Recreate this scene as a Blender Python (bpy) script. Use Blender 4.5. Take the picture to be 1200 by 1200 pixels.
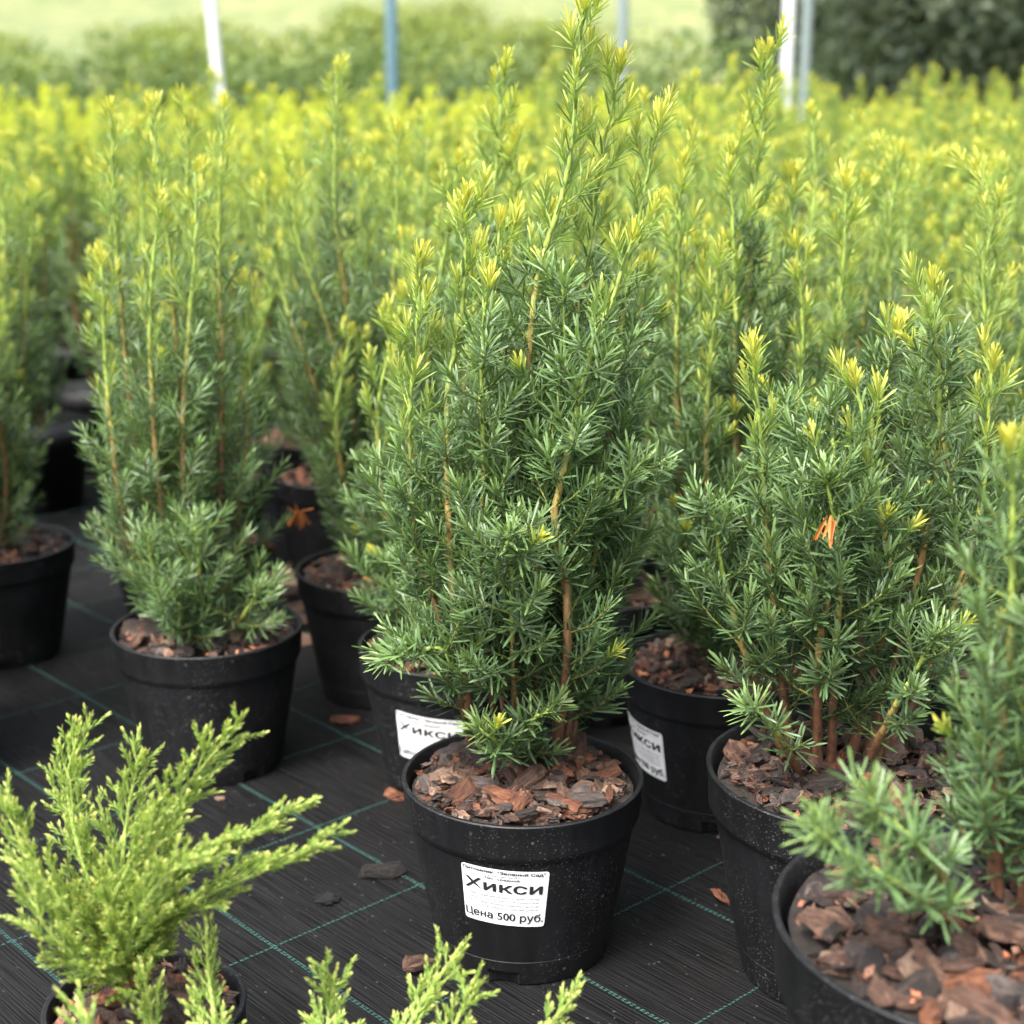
import bpy, bmesh, math, random
import numpy as np
from mathutils import Vector, noise
from mathutils.geometry import tessellate_polygon
R = math.radians
scene = bpy.context.scene
for o in list(bpy.data.objects): bpy.data.objects.remove(o)

# ---------------------------------------------------------------- camera
cam = bpy.data.cameras.new('camera'); camo = bpy.data.objects.new('camera', cam)
scene.collection.objects.link(camo); scene.camera = camo
camo.location = (0, 0, 0.875); camo.rotation_euler = (R(90 - 14.98), 0, 0)
cam.sensor_width = 36; cam.lens = 36 * 1850 / 1200
cam.clip_start = 0.05; cam.clip_end = 600
cam.dof.use_dof = True; cam.dof.focus_distance = 1.50; cam.dof.aperture_fstop = 4.4
# ---------------------------------------------------------------- sky, sun, exposure
SUN_EL, SUN_AZ = R(58), R(215)          # azimuth clockwise from +Y: high, behind the camera's left shoulder
w = bpy.data.worlds.new('World'); scene.world = w; w.use_nodes = True
nt = w.node_tree; bg = nt.nodes['Background']
sky = nt.nodes.new('ShaderNodeTexSky'); sky.sky_type = 'NISHITA'; sky.sun_disc = False
sky.sun_elevation = SUN_EL; sky.sun_rotation = SUN_AZ; sky.dust_density = 6.0; sky.air_density = 1.0
hs = nt.nodes.new('ShaderNodeHueSaturation'); hs.inputs['Saturation'].default_value = 0.45
nt.links.new(sky.outputs[0], hs.inputs['Color']); nt.links.new(hs.outputs[0], bg.inputs[0])
bg.inputs[1].default_value = 0.15
sl = bpy.data.lights.new('sun', 'SUN'); so = bpy.data.objects.new('sun', sl); scene.collection.objects.link(so)
sl.energy = 1.5; sl.angle = R(14); sl.color = (1.0, 0.965, 0.9)
d = Vector((math.sin(SUN_AZ) * math.cos(SUN_EL), math.cos(SUN_AZ) * math.cos(SUN_EL), math.sin(SUN_EL)))
so.rotation_euler = d.to_track_quat('Z', 'Y').to_euler(); so.location = (-3, -3, 6)
scene.view_settings.view_transform = 'Standard'; scene.view_settings.look = 'None'
scene.view_settings.gamma = 1.0; scene.view_settings.exposure = 2.15
scene.view_settings.use_curve_mapping = False
scene.cycles.max_bounces = 5; scene.cycles.diffuse_bounces = 2; scene.cycles.glossy_bounces = 2; scene.cycles.transmission_bounces = 2

# ---------------------------------------------------------------- helpers
COL = scene.collection
rnd = random.Random(7)
def obj(name, mesh, parent=None, kind=None):
    o = bpy.data.objects.new(name, mesh); COL.objects.link(o)
    if parent is not None: o.parent = parent
    if kind: o['kind'] = kind
    return o
def empty(name, loc, label, cat, group=None):
    o = bpy.data.objects.new(name, None); COL.objects.link(o); o.location = loc
    o.empty_display_size = 0.05
    return tag(o, label, cat, group)
def tag(o, label, cat, group=None):
    o['label'] = label; o['category'] = cat
    if group: o['group'] = group
    return o
def raw_mesh(name, V, T, mats, C=None, smooth=True, mat_idx=None):
    """V (n,3), T (m,3) triangles, C (n,3) colour per vertex"""
    V = np.asarray(V, np.float32); T = np.asarray(T, np.int32)
    me = bpy.data.meshes.new(name)
    me.vertices.add(len(V)); me.vertices.foreach_set('co', V.ravel())
    me.loops.add(T.size); me.loops.foreach_set('vertex_index', T.ravel())
    me.polygons.add(len(T)); me.polygons.foreach_set('loop_start', np.arange(0, T.size, 3, dtype=np.int32))
    if smooth: me.polygons.foreach_set('use_smooth', np.ones(len(T), bool))
    if mat_idx is not None: me.polygons.foreach_set('material_index', np.asarray(mat_idx, np.int32))
    if C is not None:
        a = me.color_attributes.new('Col', 'FLOAT_COLOR', 'POINT')
        a.data.foreach_set('color', np.concatenate([C, np.ones((len(C), 1))], 1).astype(np.float32).ravel())
    for m in (mats if isinstance(mats, (list, tuple)) else [mats]): me.materials.append(m)
    me.update(calc_edges=True); return me
def poly_mesh(name, V, F, mat, smooth=False):
    me = bpy.data.meshes.new(name); me.from_pydata(V, [], F); me.materials.append(mat)
    if smooth: me.polygons.foreach_set('use_smooth', [True] * len(me.polygons))
    me.update(); return me

# ---------------------------------------------------------------- materials
def mat(name):
    m = bpy.data.materials.new(name); m.use_nodes = True
    return m, m.node_tree, m.node_tree.nodes['Principled BSDF']
def N(t, kind, **kw):
    n = t.nodes.new(kind)
    for k, v in kw.items():
        if k in n.inputs: n.inputs[k].default_value = v
        else: setattr(n, k, v)
    return n
def ramp(t, fac, stops):
    r = t.nodes.new('ShaderNodeValToRGB'); t.links.new(fac, r.inputs[0])
    e = r.color_ramp.elements
    while len(e) < len(stops): e.new(0.5)
    for el, (p, c) in zip(e, stops): el.position = p; el.color = (*c, 1) if len(c) == 3 else c
    return r
def foliage_mat(name, rough=0.42, trans=0.28, spec=0.45):
    m, t, b = mat(name)
    at = N(t, 'ShaderNodeAttribute', attribute_name='Col')
    b.inputs['Roughness'].default_value = rough; b.inputs['Specular IOR Level'].default_value = spec
    tc = N(t, 'ShaderNodeTexCoord'); nz = N(t, 'ShaderNodeTexNoise', Scale=90.0)
    t.links.new(tc.outputs['Object'], nz.inputs['Vector'])
    mr = N(t, 'ShaderNodeMapRange'); mr.inputs[3].default_value = 0.8; mr.inputs[4].default_value = 1.2
    t.links.new(nz.outputs[0], mr.inputs[0])
    mx = N(t, 'ShaderNodeVectorMath', operation='SCALE')
    t.links.new(at.outputs[0], mx.inputs[0]); t.links.new(mr.outputs[0], mx.inputs['Scale'])
    t.links.new(mx.outputs[0], b.inputs['Base Color'])
    tr = N(t, 'ShaderNodeBsdfTranslucent')
    br = N(t, 'ShaderNodeVectorMath', operation='MULTIPLY'); br.inputs[1].default_value = (1.25, 1.3, 0.6)
    t.links.new(mx.outputs[0], br.inputs[0]); t.links.new(br.outputs[0], tr.inputs[0])
    ms = N(t, 'ShaderNodeMixShader', Fac=trans)
    t.links.new(b.outputs[0], ms.inputs[1]); t.links.new(tr.outputs[0], ms.inputs[2])
    t.links.new(ms.outputs[0], t.nodes['Material Output'].inputs[0]); return m
M_NEEDLE = foliage_mat('yew_needle', 0.40, 0.28, 0.45)
M_NEW = foliage_mat('yew_new_growth', 0.5, 0.35, 0.35)
M_JUN = foliage_mat('juniper_scale', 0.55, 0.35, 0.3)
M_LEAF = foliage_mat('broad_leaf', 0.55, 0.35, 0.3)
def bark_stem():
    m, t, b = mat('stem_bark')
    at = N(t, 'ShaderNodeAttribute', attribute_name='Col'); tc = N(t, 'ShaderNodeTexCoord')
    mp = N(t, 'ShaderNodeMapping'); mp.inputs['Scale'].default_value = (1, 1, 0.35); t.links.new(tc.outputs['Object'], mp.inputs[0])
    nz = N(t, 'ShaderNodeTexNoise', Scale=260.0, Detail=4.0); t.links.new(mp.outputs[0], nz.inputs['Vector'])
    mr = N(t, 'ShaderNodeMapRange'); mr.inputs[1].default_value = .3; mr.inputs[2].default_value = .7; mr.inputs[3].default_value = 0.5; mr.inputs[4].default_value = 1.35
    t.links.new(nz.outputs[0], mr.inputs[0])
    mx = N(t, 'ShaderNodeVectorMath', operation='SCALE')
    t.links.new(at.outputs[0], mx.inputs[0]); t.links.new(mr.outputs[0], mx.inputs['Scale']); t.links.new(mx.outputs[0], b.inputs['Base Color'])
    bp = N(t, 'ShaderNodeBump', Strength=0.6, Distance=0.001); t.links.new(nz.outputs[0], bp.inputs['Height']); t.links.new(bp.outputs[0], b.inputs['Normal'])
    b.inputs['Roughness'].default_value = 0.6; return m
M_STEM = bark_stem()
def plastic():
    m, t, b = mat('black_pot_plastic')
    tc = N(t, 'ShaderNodeTexCoord'); oi = N(t, 'ShaderNodeObjectInfo')
    ad = N(t, 'ShaderNodeVectorMath', operation='ADD'); t.links.new(tc.outputs['Object'], ad.inputs[0]); t.links.new(oi.outputs['Location'], ad.inputs[1])
    def dust(scale, lo, hi, p):
        v = N(t, 'ShaderNodeTexVoronoi', Scale=scale); t.links.new(ad.outputs[0], v.inputs['Vector'])
        sz = N(t, 'ShaderNodeMath', operation='MULTIPLY'); sep = N(t, 'ShaderNodeSeparateColor'); t.links.new(v.outputs['Color'], sep.inputs[0])
        pw = N(t, 'ShaderNodeMath', operation='POWER'); pw.inputs[1].default_value = p; t.links.new(sep.outputs[0], pw.inputs[0])
        t.links.new(pw.outputs[0], sz.inputs[0]); sz.inputs[1].default_value = hi
        lt = N(t, 'ShaderNodeMath', operation='LESS_THAN'); t.links.new(v.outputs['Distance'], lt.inputs[0]); t.links.new(sz.outputs[0], lt.inputs[1])
        return lt.outputs[0]
    d1 = dust(520, 0, .45, 3.0); d2 = dust(150, 0, .30, 8.0)
    nb = N(t, 'ShaderNodeTexNoise', Scale=14.0, Detail=5.0); t.links.new(ad.outputs[0], nb.inputs['Vector'])
    cov = N(t, 'ShaderNodeMapRange'); cov.inputs[1].default_value = .40; cov.inputs[2].default_value = .68; t.links.new(nb.outputs[0], cov.inputs[0])
    mxd = N(t, 'ShaderNodeMath', operation='MAXIMUM'); t.links.new(d1, mxd.inputs[0]); t.links.new(d2, mxd.inputs[1])
    ml = N(t, 'ShaderNodeMath', operation='MULTIPLY'); t.links.new(mxd.outputs[0], ml.inputs[0]); t.links.new(cov.outputs[0], ml.inputs[1])
    # vertical streaks of dried water
    mp = N(t, 'ShaderNodeMapping'); mp.inputs['Scale'].default_value = (60, 60, 5); t.links.new(ad.outputs[0], mp.inputs[0])
    st = N(t, 'ShaderNodeTexNoise', Scale=1.0, Detail=3.0); t.links.new(mp.outputs[0], st.inputs['Vector'])
    base = ramp(t, st.outputs[0], [(0.35, (.0036, .0038, .0044)), (0.75, (.0075, .0079, .009))])
    mc = N(t, 'ShaderNodeMix', data_type='RGBA'); mc.inputs[7].default_value = (.085, .088, .092, 1)
    t.links.new(ml.outputs[0], mc.inputs[0]); t.links.new(base.outputs[0], mc.inputs[6]); t.links.new(mc.outputs[2], b.inputs['Base Color'])
    rr = N(t, 'ShaderNodeMapRange'); rr.inputs[3].default_value = .40; rr.inputs[4].default_value = .66; b.inputs['Specular IOR Level'].default_value = .26
    t.links.new(nb.outputs[0], rr.inputs[0]); t.links.new(rr.outputs[0], b.inputs['Roughness'])
    fn = N(t, 'ShaderNodeTexNoise', Scale=700.0); t.links.new(ad.outputs[0], fn.inputs['Vector'])
    bp = N(t, 'ShaderNodeBump', Strength=0.25, Distance=0.0005); t.links.new(fn.outputs[0], bp.inputs['Height'])
    bp2 = N(t, 'ShaderNodeBump', Strength=0.35, Distance=0.004); t.links.new(nb.outputs[0], bp2.inputs['Height']); t.links.new(bp.outputs[0], bp2.inputs['Normal'])
    t.links.new(bp2.outputs[0], b.inputs['Normal']); return m
M_POT = plastic()
def bark_mat(name, c0, c1, c2, scale=5.0, fibre=.35, dist=.09):
    m, t, b = mat(name)
    tc = N(t, 'ShaderNodeTexCoord'); oi = N(t, 'ShaderNodeObjectInfo')
    ad = N(t, 'ShaderNodeVectorMath', operation='ADD'); t.links.new(tc.outputs['Object'], ad.inputs[0])
    sc = N(t, 'ShaderNodeVectorMath', operation='SCALE'); sc.inputs[0].default_value = (3, 7, 5); t.links.new(oi.outputs['Random'], sc.inputs['Scale']); t.links.new(sc.outputs[0], ad.inputs[1])
    mp = N(t, 'ShaderNodeMapping'); mp.inputs['Scale'].default_value = (fibre, 1, 1.6); t.links.new(ad.outputs[0], mp.inputs[0])
    nz = N(t, 'ShaderNodeTexNoise', Scale=scale, Detail=7.0, Roughness=0.72); t.links.new(mp.outputs[0], nz.inputs['Vector'])
    r = ramp(t, nz.outputs[0], [(0.32, c0), (0.5, c1), (0.7, c2)])
    hv = N(t, 'ShaderNodeHueSaturation'); vr = N(t, 'ShaderNodeMapRange'); vr.inputs[3].default_value = .6; vr.inputs[4].default_value = 1.6
    t.links.new(oi.outputs['Random'], vr.inputs[0]); t.links.new(vr.outputs[0], hv.inputs['Value']); t.links.new(r.outputs[0], hv.inputs['Color'])
    t.links.new(hv.outputs[0], b.inputs['Base Color']); b.inputs['Roughness'].default_value = 0.7
    bp = N(t, 'ShaderNodeBump', Strength=0.9, Distance=dist); t.links.new(nz.outputs[0], bp.inputs['Height']); t.links.new(bp.outputs[0], b.inputs['Normal'])
    return m
M_BARK = [bark_mat('bark_dark', (.008, .006, .005), (.035, .022, .017), (.16, .10, .075)),
          bark_mat('bark_brown', (.02, .010, .007), (.11, .052, .032), (.30, .17, .11)),
          bark_mat('bark_red', (.04, .013, .008), (.22, .075, .033), (.40, .18, .09)),
          bark_mat('bark_tan', (.08, .04, .025), (.30, .18, .12), (.52, .37, .27)),
          bark_mat('bark_grey', (.03, .022, .02), (.10, .075, .065), (.22, .17, .15))]
M_SOIL = bark_mat('dark_mulch', (.004, .003, .002), (.012, .008, .006), (.035, .02, .014), 120.0, 1.0, .003)
def plain(name, c, rough=0.6, spec=.4):
    m, t, b = mat(name); b.inputs['Base Color'].default_value = (*c, 1); b.inputs['Roughness'].default_value = rough
    b.inputs['Specular IOR Level'].default_value = spec; return m
def paper():
    m, t, b = mat('sticker_paper'); tc = N(t, 'ShaderNodeTexCoord')
    nz = N(t, 'ShaderNodeTexNoise', Scale=45.0, Detail=4.0); t.links.new(tc.outputs['Object'], nz.inputs['Vector'])
    r = ramp(t, nz.outputs[0], [(.35, (.60, .61, .62)), (.6, (.68, .68, .69))]); t.links.new(r.outputs[0], b.inputs['Base Color'])
    b.inputs['Roughness'].default_value = 0.5
    bp = N(t, 'ShaderNodeBump', Strength=.2, Distance=.001); t.links.new(nz.outputs[0], bp.inputs['Height']); t.links.new(bp.outputs[0], b.inputs['Normal']); return m
M_PAPER = paper()
M_INK = plain('black_print', (.012, .012, .013), .6); M_INK2 = plain('grey_print', (.045, .045, .048), .6)
GA = R(-47.34); GI = Vector((math.cos(GA), math.sin(GA), 0)); GJ = Vector((-math.sin(GA), math.cos(GA), 0))
GO = Vector((-0.2398, 1.7714, 0)); GS = 0.198
def fabric():
    m, t, b = mat('woven_ground_fabric'); tc = N(t, 'ShaderNodeTexCoord')
    mp = N(t, 'ShaderNodeMapping'); mp.inputs['Rotation'].default_value = (0, 0, -GA); t.links.new(tc.outputs['Object'], mp.inputs[0])
    # tapes of the weave run along the first grid direction: stripes across it, broken up by the weft
    ds = N(t, 'ShaderNodeMapping'); ds.inputs['Scale'].default_value = (9, 420, 1); t.links.new(mp.outputs[0], ds.inputs[0])
    nn = N(t, 'ShaderNodeTexNoise', Scale=1.0, Detail=2.0); t.links.new(ds.outputs[0], nn.inputs['Vector'])
    d2 = N(t, 'ShaderNodeMapping'); d2.inputs['Scale'].default_value = (520, 300, 1); t.links.new(mp.outputs[0], d2.inputs[0])
    n2 = N(t, 'ShaderNodeTexNoise', Scale=1.0, Detail=1.0); t.links.new(d2.outputs[0], n2.inputs['Vector'])
    st = N(t, 'ShaderNodeMapRange'); st.inputs[1].default_value = .36; st.inputs[2].default_value = .64; t.links.new(nn.outputs[0], st.inputs[0])
    ma = N(t, 'ShaderNodeMath', operation='MULTIPLY_ADD'); t.links.new(n2.outputs[0], ma.inputs[0]); ma.inputs[1].default_value = .35; t.links.new(st.outputs[0], ma.inputs[2])
    dn = N(t, 'ShaderNodeTexNoise', Scale=5.0, Detail=6.0); t.links.new(tc.outputs['Object'], dn.inputs['Vector'])
    r1 = ramp(t, ma.outputs[0], [(.15, (.0010, .0010, .0011)), (1.0, (.0078, .0078, .0082))])
    vs = N(t, 'ShaderNodeTexVoronoi', Scale=190.0); t.links.new(tc.outputs['Object'], vs.inputs['Vector'])
    sp = N(t, 'ShaderNodeSeparateColor'); t.links.new(vs.outputs['Color'], sp.inputs[0])
    pw = N(t, 'ShaderNodeMath', operation='POWER'); pw.inputs[1].default_value = 9.0; t.links.new(sp.outputs[0], pw.inputs[0])
    p2 = N(t, 'ShaderNodeMath', operation='MULTIPLY'); p2.inputs[1].default_value = .3; t.links.new(pw.outputs[0], p2.inputs[0])
    lt = N(t, 'ShaderNodeMath', operation='LESS_THAN'); t.links.new(vs.outputs['Distance'], lt.inputs[0]); t.links.new(p2.outputs[0], lt.inputs[1])
    mc = N(t, 'ShaderNodeMix', data_type='RGBA'); mc.inputs[7].default_value = (.05, .048, .045, 1)
    t.links.new(lt.outputs[0], mc.inputs[0]); t.links.new(r1.outputs[0], mc.inputs[6])
    t.links.new(mc.outputs[2], b.inputs['Base Color'])
    rr = N(t, 'ShaderNodeMapRange'); rr.inputs[1].default_value = .3; rr.inputs[2].default_value = .7; rr.inputs[3].default_value = .45; rr.inputs[4].default_value = .70; b.inputs['Specular IOR Level'].default_value = .14
    t.links.new(dn.outputs[0], rr.inputs[0]); t.links.new(rr.outputs[0], b.inputs['Roughness'])
    bp = N(t, 'ShaderNodeBump', Strength=.8, Distance=.0012); t.links.new(ma.outputs[0], bp.inputs['Height'])
    b2 = N(t, 'ShaderNodeBump', Strength=.5, Distance=.012); t.links.new(dn.outputs[0], b2.inputs['Height']); t.links.new(bp.outputs[0], b2.inputs['Normal'])
    t.links.new(b2.outputs[0], b.inputs['Normal']); return m
M_FABRIC = fabric()
M_TEAL = plain('teal_tracer_thread', (.0065, .040, .034), .7)
def grassy(name, a, b_, c, s):
    m, t, b = mat(name); tc = N(t, 'ShaderNodeTexCoord')
    n1 = N(t, 'ShaderNodeTexNoise', Scale=s, Detail=8.0, Roughness=.65); t.links.new(tc.outputs['Object'], n1.inputs['Vector'])
    r = ramp(t, n1.outputs[0], [(.34, a), (.52, b_), (.68, c)]); t.links.new(r.outputs[0], b.inputs['Base Color']); b.inputs['Roughness'].default_value = .8
    bp = N(t, 'ShaderNodeBump', Strength=.6, Distance=.15); t.links.new(n1.outputs[0], bp.inputs['Height']); t.links.new(bp.outputs[0], b.inputs['Normal']); return m
M_MEADOW = grassy('meadow_grass', (.05, .08, .018), (.105, .125, .030), (.20, .175, .075), .7)
M_FIELD = grassy('field_soil_grass', (.05, .06, .025), (.08, .12, .03), (.13, .16, .05), 1.5)

# ---------------------------------------------------------------- ground
def sheet(name, x0, x1, y0, y1, z, m, n=1):
    V = []; F = []
    for j in range(n + 1):
        for i in range(n + 1): V.append((x0 + (x1 - x0) * i / n, y0 + (y1 - y0) * j / n, z))
    for j in range(n):
        for i in range(n): a = j * (n + 1) + i; F.append((a, a + 1, a + n + 2, a + n + 1))
    return obj(name, poly_mesh(name, V, F, m), kind='structure')
sheet('ground', -250, 250, -40, 400, -0.012, M_FIELD)
fab = sheet('landscape_fabric', -6, 6, -1.5, 10.6, 0.0, M_FABRIC)
fab['label'] = 'black woven landscape fabric with teal tracer grid under the pots'
def tracer(axis, k):
    """one stitched tracer thread, short teal stitches lying 0.8 mm above the sheet"""
    A, B = (GJ, GI) if axis == 'i' else (GI, GJ)
    rr = random.Random(k * 7 + (axis == 'i')); V = []; F = []
    P0 = GO + B * (GS * k)
    tmin, tmax = -5, 5
    step = 0.0062; t = tmin
    while t < tmax:
        p = P0 + A * t; t += step
        if not (-1.35 < p.x < 1.35 and 0.9 < p.y < 3.6): continue
        rows = (0,) if axis == 'i' else (-.0013, .0013)
        for q in rows:
            L = step * rr.uniform(.62, .86); wd = .0011 if axis == 'i' else .0007
            c = p + B * (q + rr.uniform(-.0003, .0003)) + A * rr.uniform(-.0006, .0006)
            skew = B * rr.uniform(.0002, .0007)
            a = len(V)
            for (s, u) in ((-1, -1), (1, -1), (1, 1), (-1, 1)):
                v = c + A * (L / 2 * s) + B * (wd * u) + skew * s; V.append((v.x, v.y, .0008))
            m = c; V.append((m.x, m.y, .0017))
            F += [(a, a + 1, a + 4), (a + 1, a + 2, a + 4), (a + 2, a + 3, a + 4), (a + 3, a, a + 4)]
    if V: obj('tracer_thread', poly_mesh('tracer_thread', V, F, M_TEAL), fab)
for k in range(-14, 15):
    tracer('i', k); tracer('j', k)
# meadow bank rising behind the nursery
hv = []; hf = []; nx, ny = 60, 26
for j in range(ny + 1):
    for i in range(nx + 1):
        x = -90 + 180 * i / nx; y = 19 + 120 * (j / ny) ** 1.5
        q = max(0, (y - 19)); z = -0.2 + 0.085 * q + 1.4 * noise.noise(Vector((x * .05, y * .05, 3))) * min(1, q / 12)
        hv.append((x, y, z))
for j in range(ny):
    for i in range(nx): a = j * (nx + 1) + i; hf.append((a, a + 1, a + nx + 2, a + nx + 1))
obj('meadow_hill', poly_mesh('meadow_hill', hv, hf, M_MEADOW, True), kind='structure')

# ---------------------------------------------------------------- plant geometry
GOLD = math.pi * (3 - math.sqrt(5))
def nrm(v): return v / np.maximum(np.linalg.norm(v, axis=-1, keepdims=True), 1e-9)
def perp(a):
    h = np.where(np.abs(a[..., 2:3]) < .9, np.array([0., 0, 1]), np.array([1., 0, 0]))
    u = nrm(np.cross(a, h)); return u, np.cross(a, u)
def spline(pts, n):
    P = np.array(pts, float); P = np.vstack([2 * P[0] - P[1], P, 2 * P[-1] - P[-2]])
    k = len(P) - 3; t = np.linspace(0, k, n); i = np.minimum(t.astype(int), k - 1); f = (t - i)[:, None]
    a, b, c, d = P[i], P[i + 1], P[i + 2], P[i + 3]
    return .5 * (2 * b + (c - a) * f + (2 * a - 5 * b + 4 * c - d) * f ** 2 + (3 * b - a - 3 * c + d) * f ** 3)
class Path:
    def __init__(s, pts, n=40):
        s.P = spline(pts, n); seg = np.linalg.norm(np.diff(s.P, axis=0), axis=1)
        s.S = np.concatenate([[0], np.cumsum(seg)]); s.L = s.S[-1]; s.T = nrm(np.gradient(s.P, axis=0))
    def at(s, d):
        d = np.clip(np.asarray(d, float), 0, s.L)
        p = np.stack([np.interp(d, s.S, s.P[:, k]) for k in range(3)], -1)
        t = nrm(np.stack([np.interp(d, s.S, s.T[:, k]) for k in range(3)], -1)); return p, t
class Needles:
    def __init__(s): s.parts = []
    def add(s, p, d, n, L, W, C, bend=0.0):
        k = len(p); s.parts.append([p, nrm(d), n, np.broadcast_to(L, (k,)), np.broadcast_to(W, (k,)), np.broadcast_to(C, (k, 3)), np.broadcast_to(bend, (k,))])
    def count(s): return sum(len(a[0]) for a in s.parts)
    def arrays(s, hi):
        p, d, n, L, W, C, b = [np.concatenate([a[k] for a in s.parts]) for k in range(7)]
        n = nrm(n - d * np.sum(n * d, 1, keepdims=True)); sd = np.cross(d, n); L = L[:, None]; W = W[:, None] / 2; b = b[:, None]
        def pt(t, w, f=0.): return p + d * L * t + n * (L * b * t * t - W * f) + sd * W * w
        if hi:
            V = np.stack([pt(0, 0), pt(.12, -.9, .0), pt(.12, 0, -.35), pt(.12, .9), pt(.84, -.92), pt(.84, 0, -.35), pt(.84, .92), pt(1, 0)], 1); k = 8
            T = np.array([(0, 2, 1), (0, 3, 2), (1, 2, 5), (1, 5, 4), (2, 3, 6), (2, 6, 5), (4, 5, 7), (5, 6, 7)])
            cs = np.array([.8, .92, .92, .92, 1.05, 1.05, 1.05, 1.15])
        else:
            V = np.stack([pt(0, 0), pt(.6, -1.), pt(.6, 0, -.3), pt(.6, 1.), pt(1, 0)], 1); k = 5
            T = np.array([(0, 2, 1), (0, 3, 2), (1, 2, 4), (2, 3, 4)]); cs = np.array([.85, 1, 1, 1, 1.1])
        m = len(p); TT = (T[None] + (np.arange(m) * k)[:, None, None]).reshape(-1, 3)
        CC = (C[:, None, :] * cs[None, :, None]).reshape(-1, 3)
        return V.reshape(-1, 3), TT, CC
    def mesh(s, name, m, hi=True): V, T, C = s.arrays(hi); return raw_mesh(name, V, T, m, C)
class Tubes:
    def __init__(s): s.V = []; s.T = []; s.C = []; s.n = 0
    def add(s, P, rad, C, k=6):
        P = np.asarray(P); T = nrm(np.gradient(P, axis=0)); u, v = perp(T); m = len(P)
        a = np.arange(k) * 2 * math.pi / k
        ring = P[:, None, :] + (u[:, None, :] * np.cos(a)[None, :, None] + v[:, None, :] * np.sin(a)[None, :, None]) * np.broadcast_to(rad, (m,))[:, None, None]
        s.V.append(ring.reshape(-1, 3)); s.C.append(np.repeat(np.broadcast_to(C, (m, 3)), k, 0))
        i, j = np.meshgrid(np.arange(m - 1), np.arange(k), indexing='ij'); j2 = (j + 1) % k
        A = s.n + i * k + j; B = s.n + i * k + j2; Cc = A + k; D = B + k
        s.T.append(np.concatenate([np.stack([A, B, D], -1).reshape(-1, 3), np.stack([A, D, Cc], -1).reshape(-1, 3)])); s.n += m * k
    def arrays(s): return np.concatenate(s.V), np.concatenate(s.T), np.concatenate(s.C)
    def mesh(s, name, m): V, T, C = s.arrays(); return raw_mesh(name, V, T, m, C)
C_OLD = np.array([.044, .086, .038]); C_MID = np.array([.102, .168, .058]); C_LITE = np.array([.175, .26, .078])
C_YEL = np.array([.46, .44, .075]); C_YG = np.array([.22, .32, .062])
S_BRN = np.array([.135, .06, .032]); S_TAN = np.array([.26, .17, .05]); S_GRN = np.array([.20, .27, .045])
def mixc(a, b, t): t = np.asarray(t)[..., None]; return a * (1 - t) + b * t
def shoot(nd, path, s0, s1, per_m, rs, L0, W, colf, ang0=66, ang1=22, flat=0.45, sky_up=0.25):
    """needles set round a shoot between arc lengths s0 and s1, half combed flat, raked forward at the tip"""
    k = max(3, int((s1 - s0) * per_m)); q = (np.arange(k) + rs.uniform(0, .8, k)) / k
    p, t = path.at(s0 + (s1 - s0) * q); u, v = perp(t)
    az = np.arange(k) * GOLD + rs.normal(0, .25, k)
    rad = u * np.cos(az)[:, None] + v * np.sin(az)[:, None]
    rad = nrm(rad * np.array([1, 1, 1 - flat]) + rs.normal(0, .07, (k, 3)))
    an = np.radians(ang0 + (ang1 - ang0) * q ** 2.2 + rs.normal(0, 7, k))[:, None]
    d = t * np.cos(an) + rad * np.sin(an) + np.array([0, 0, sky_up]) * np.sin(an)
    n = nrm(t * .8 + np.array([0, 0, .55]) + rs.normal(0, .25, (k, 3)))
    L = L0 * rs.uniform(.72, 1.15, k) * (1 - .30 * q ** 3)
    nd.add(p, d, n, L, W * rs.uniform(.85, 1.15, k), colf(q, k), rs.normal(-.03, .07, k))
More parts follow.
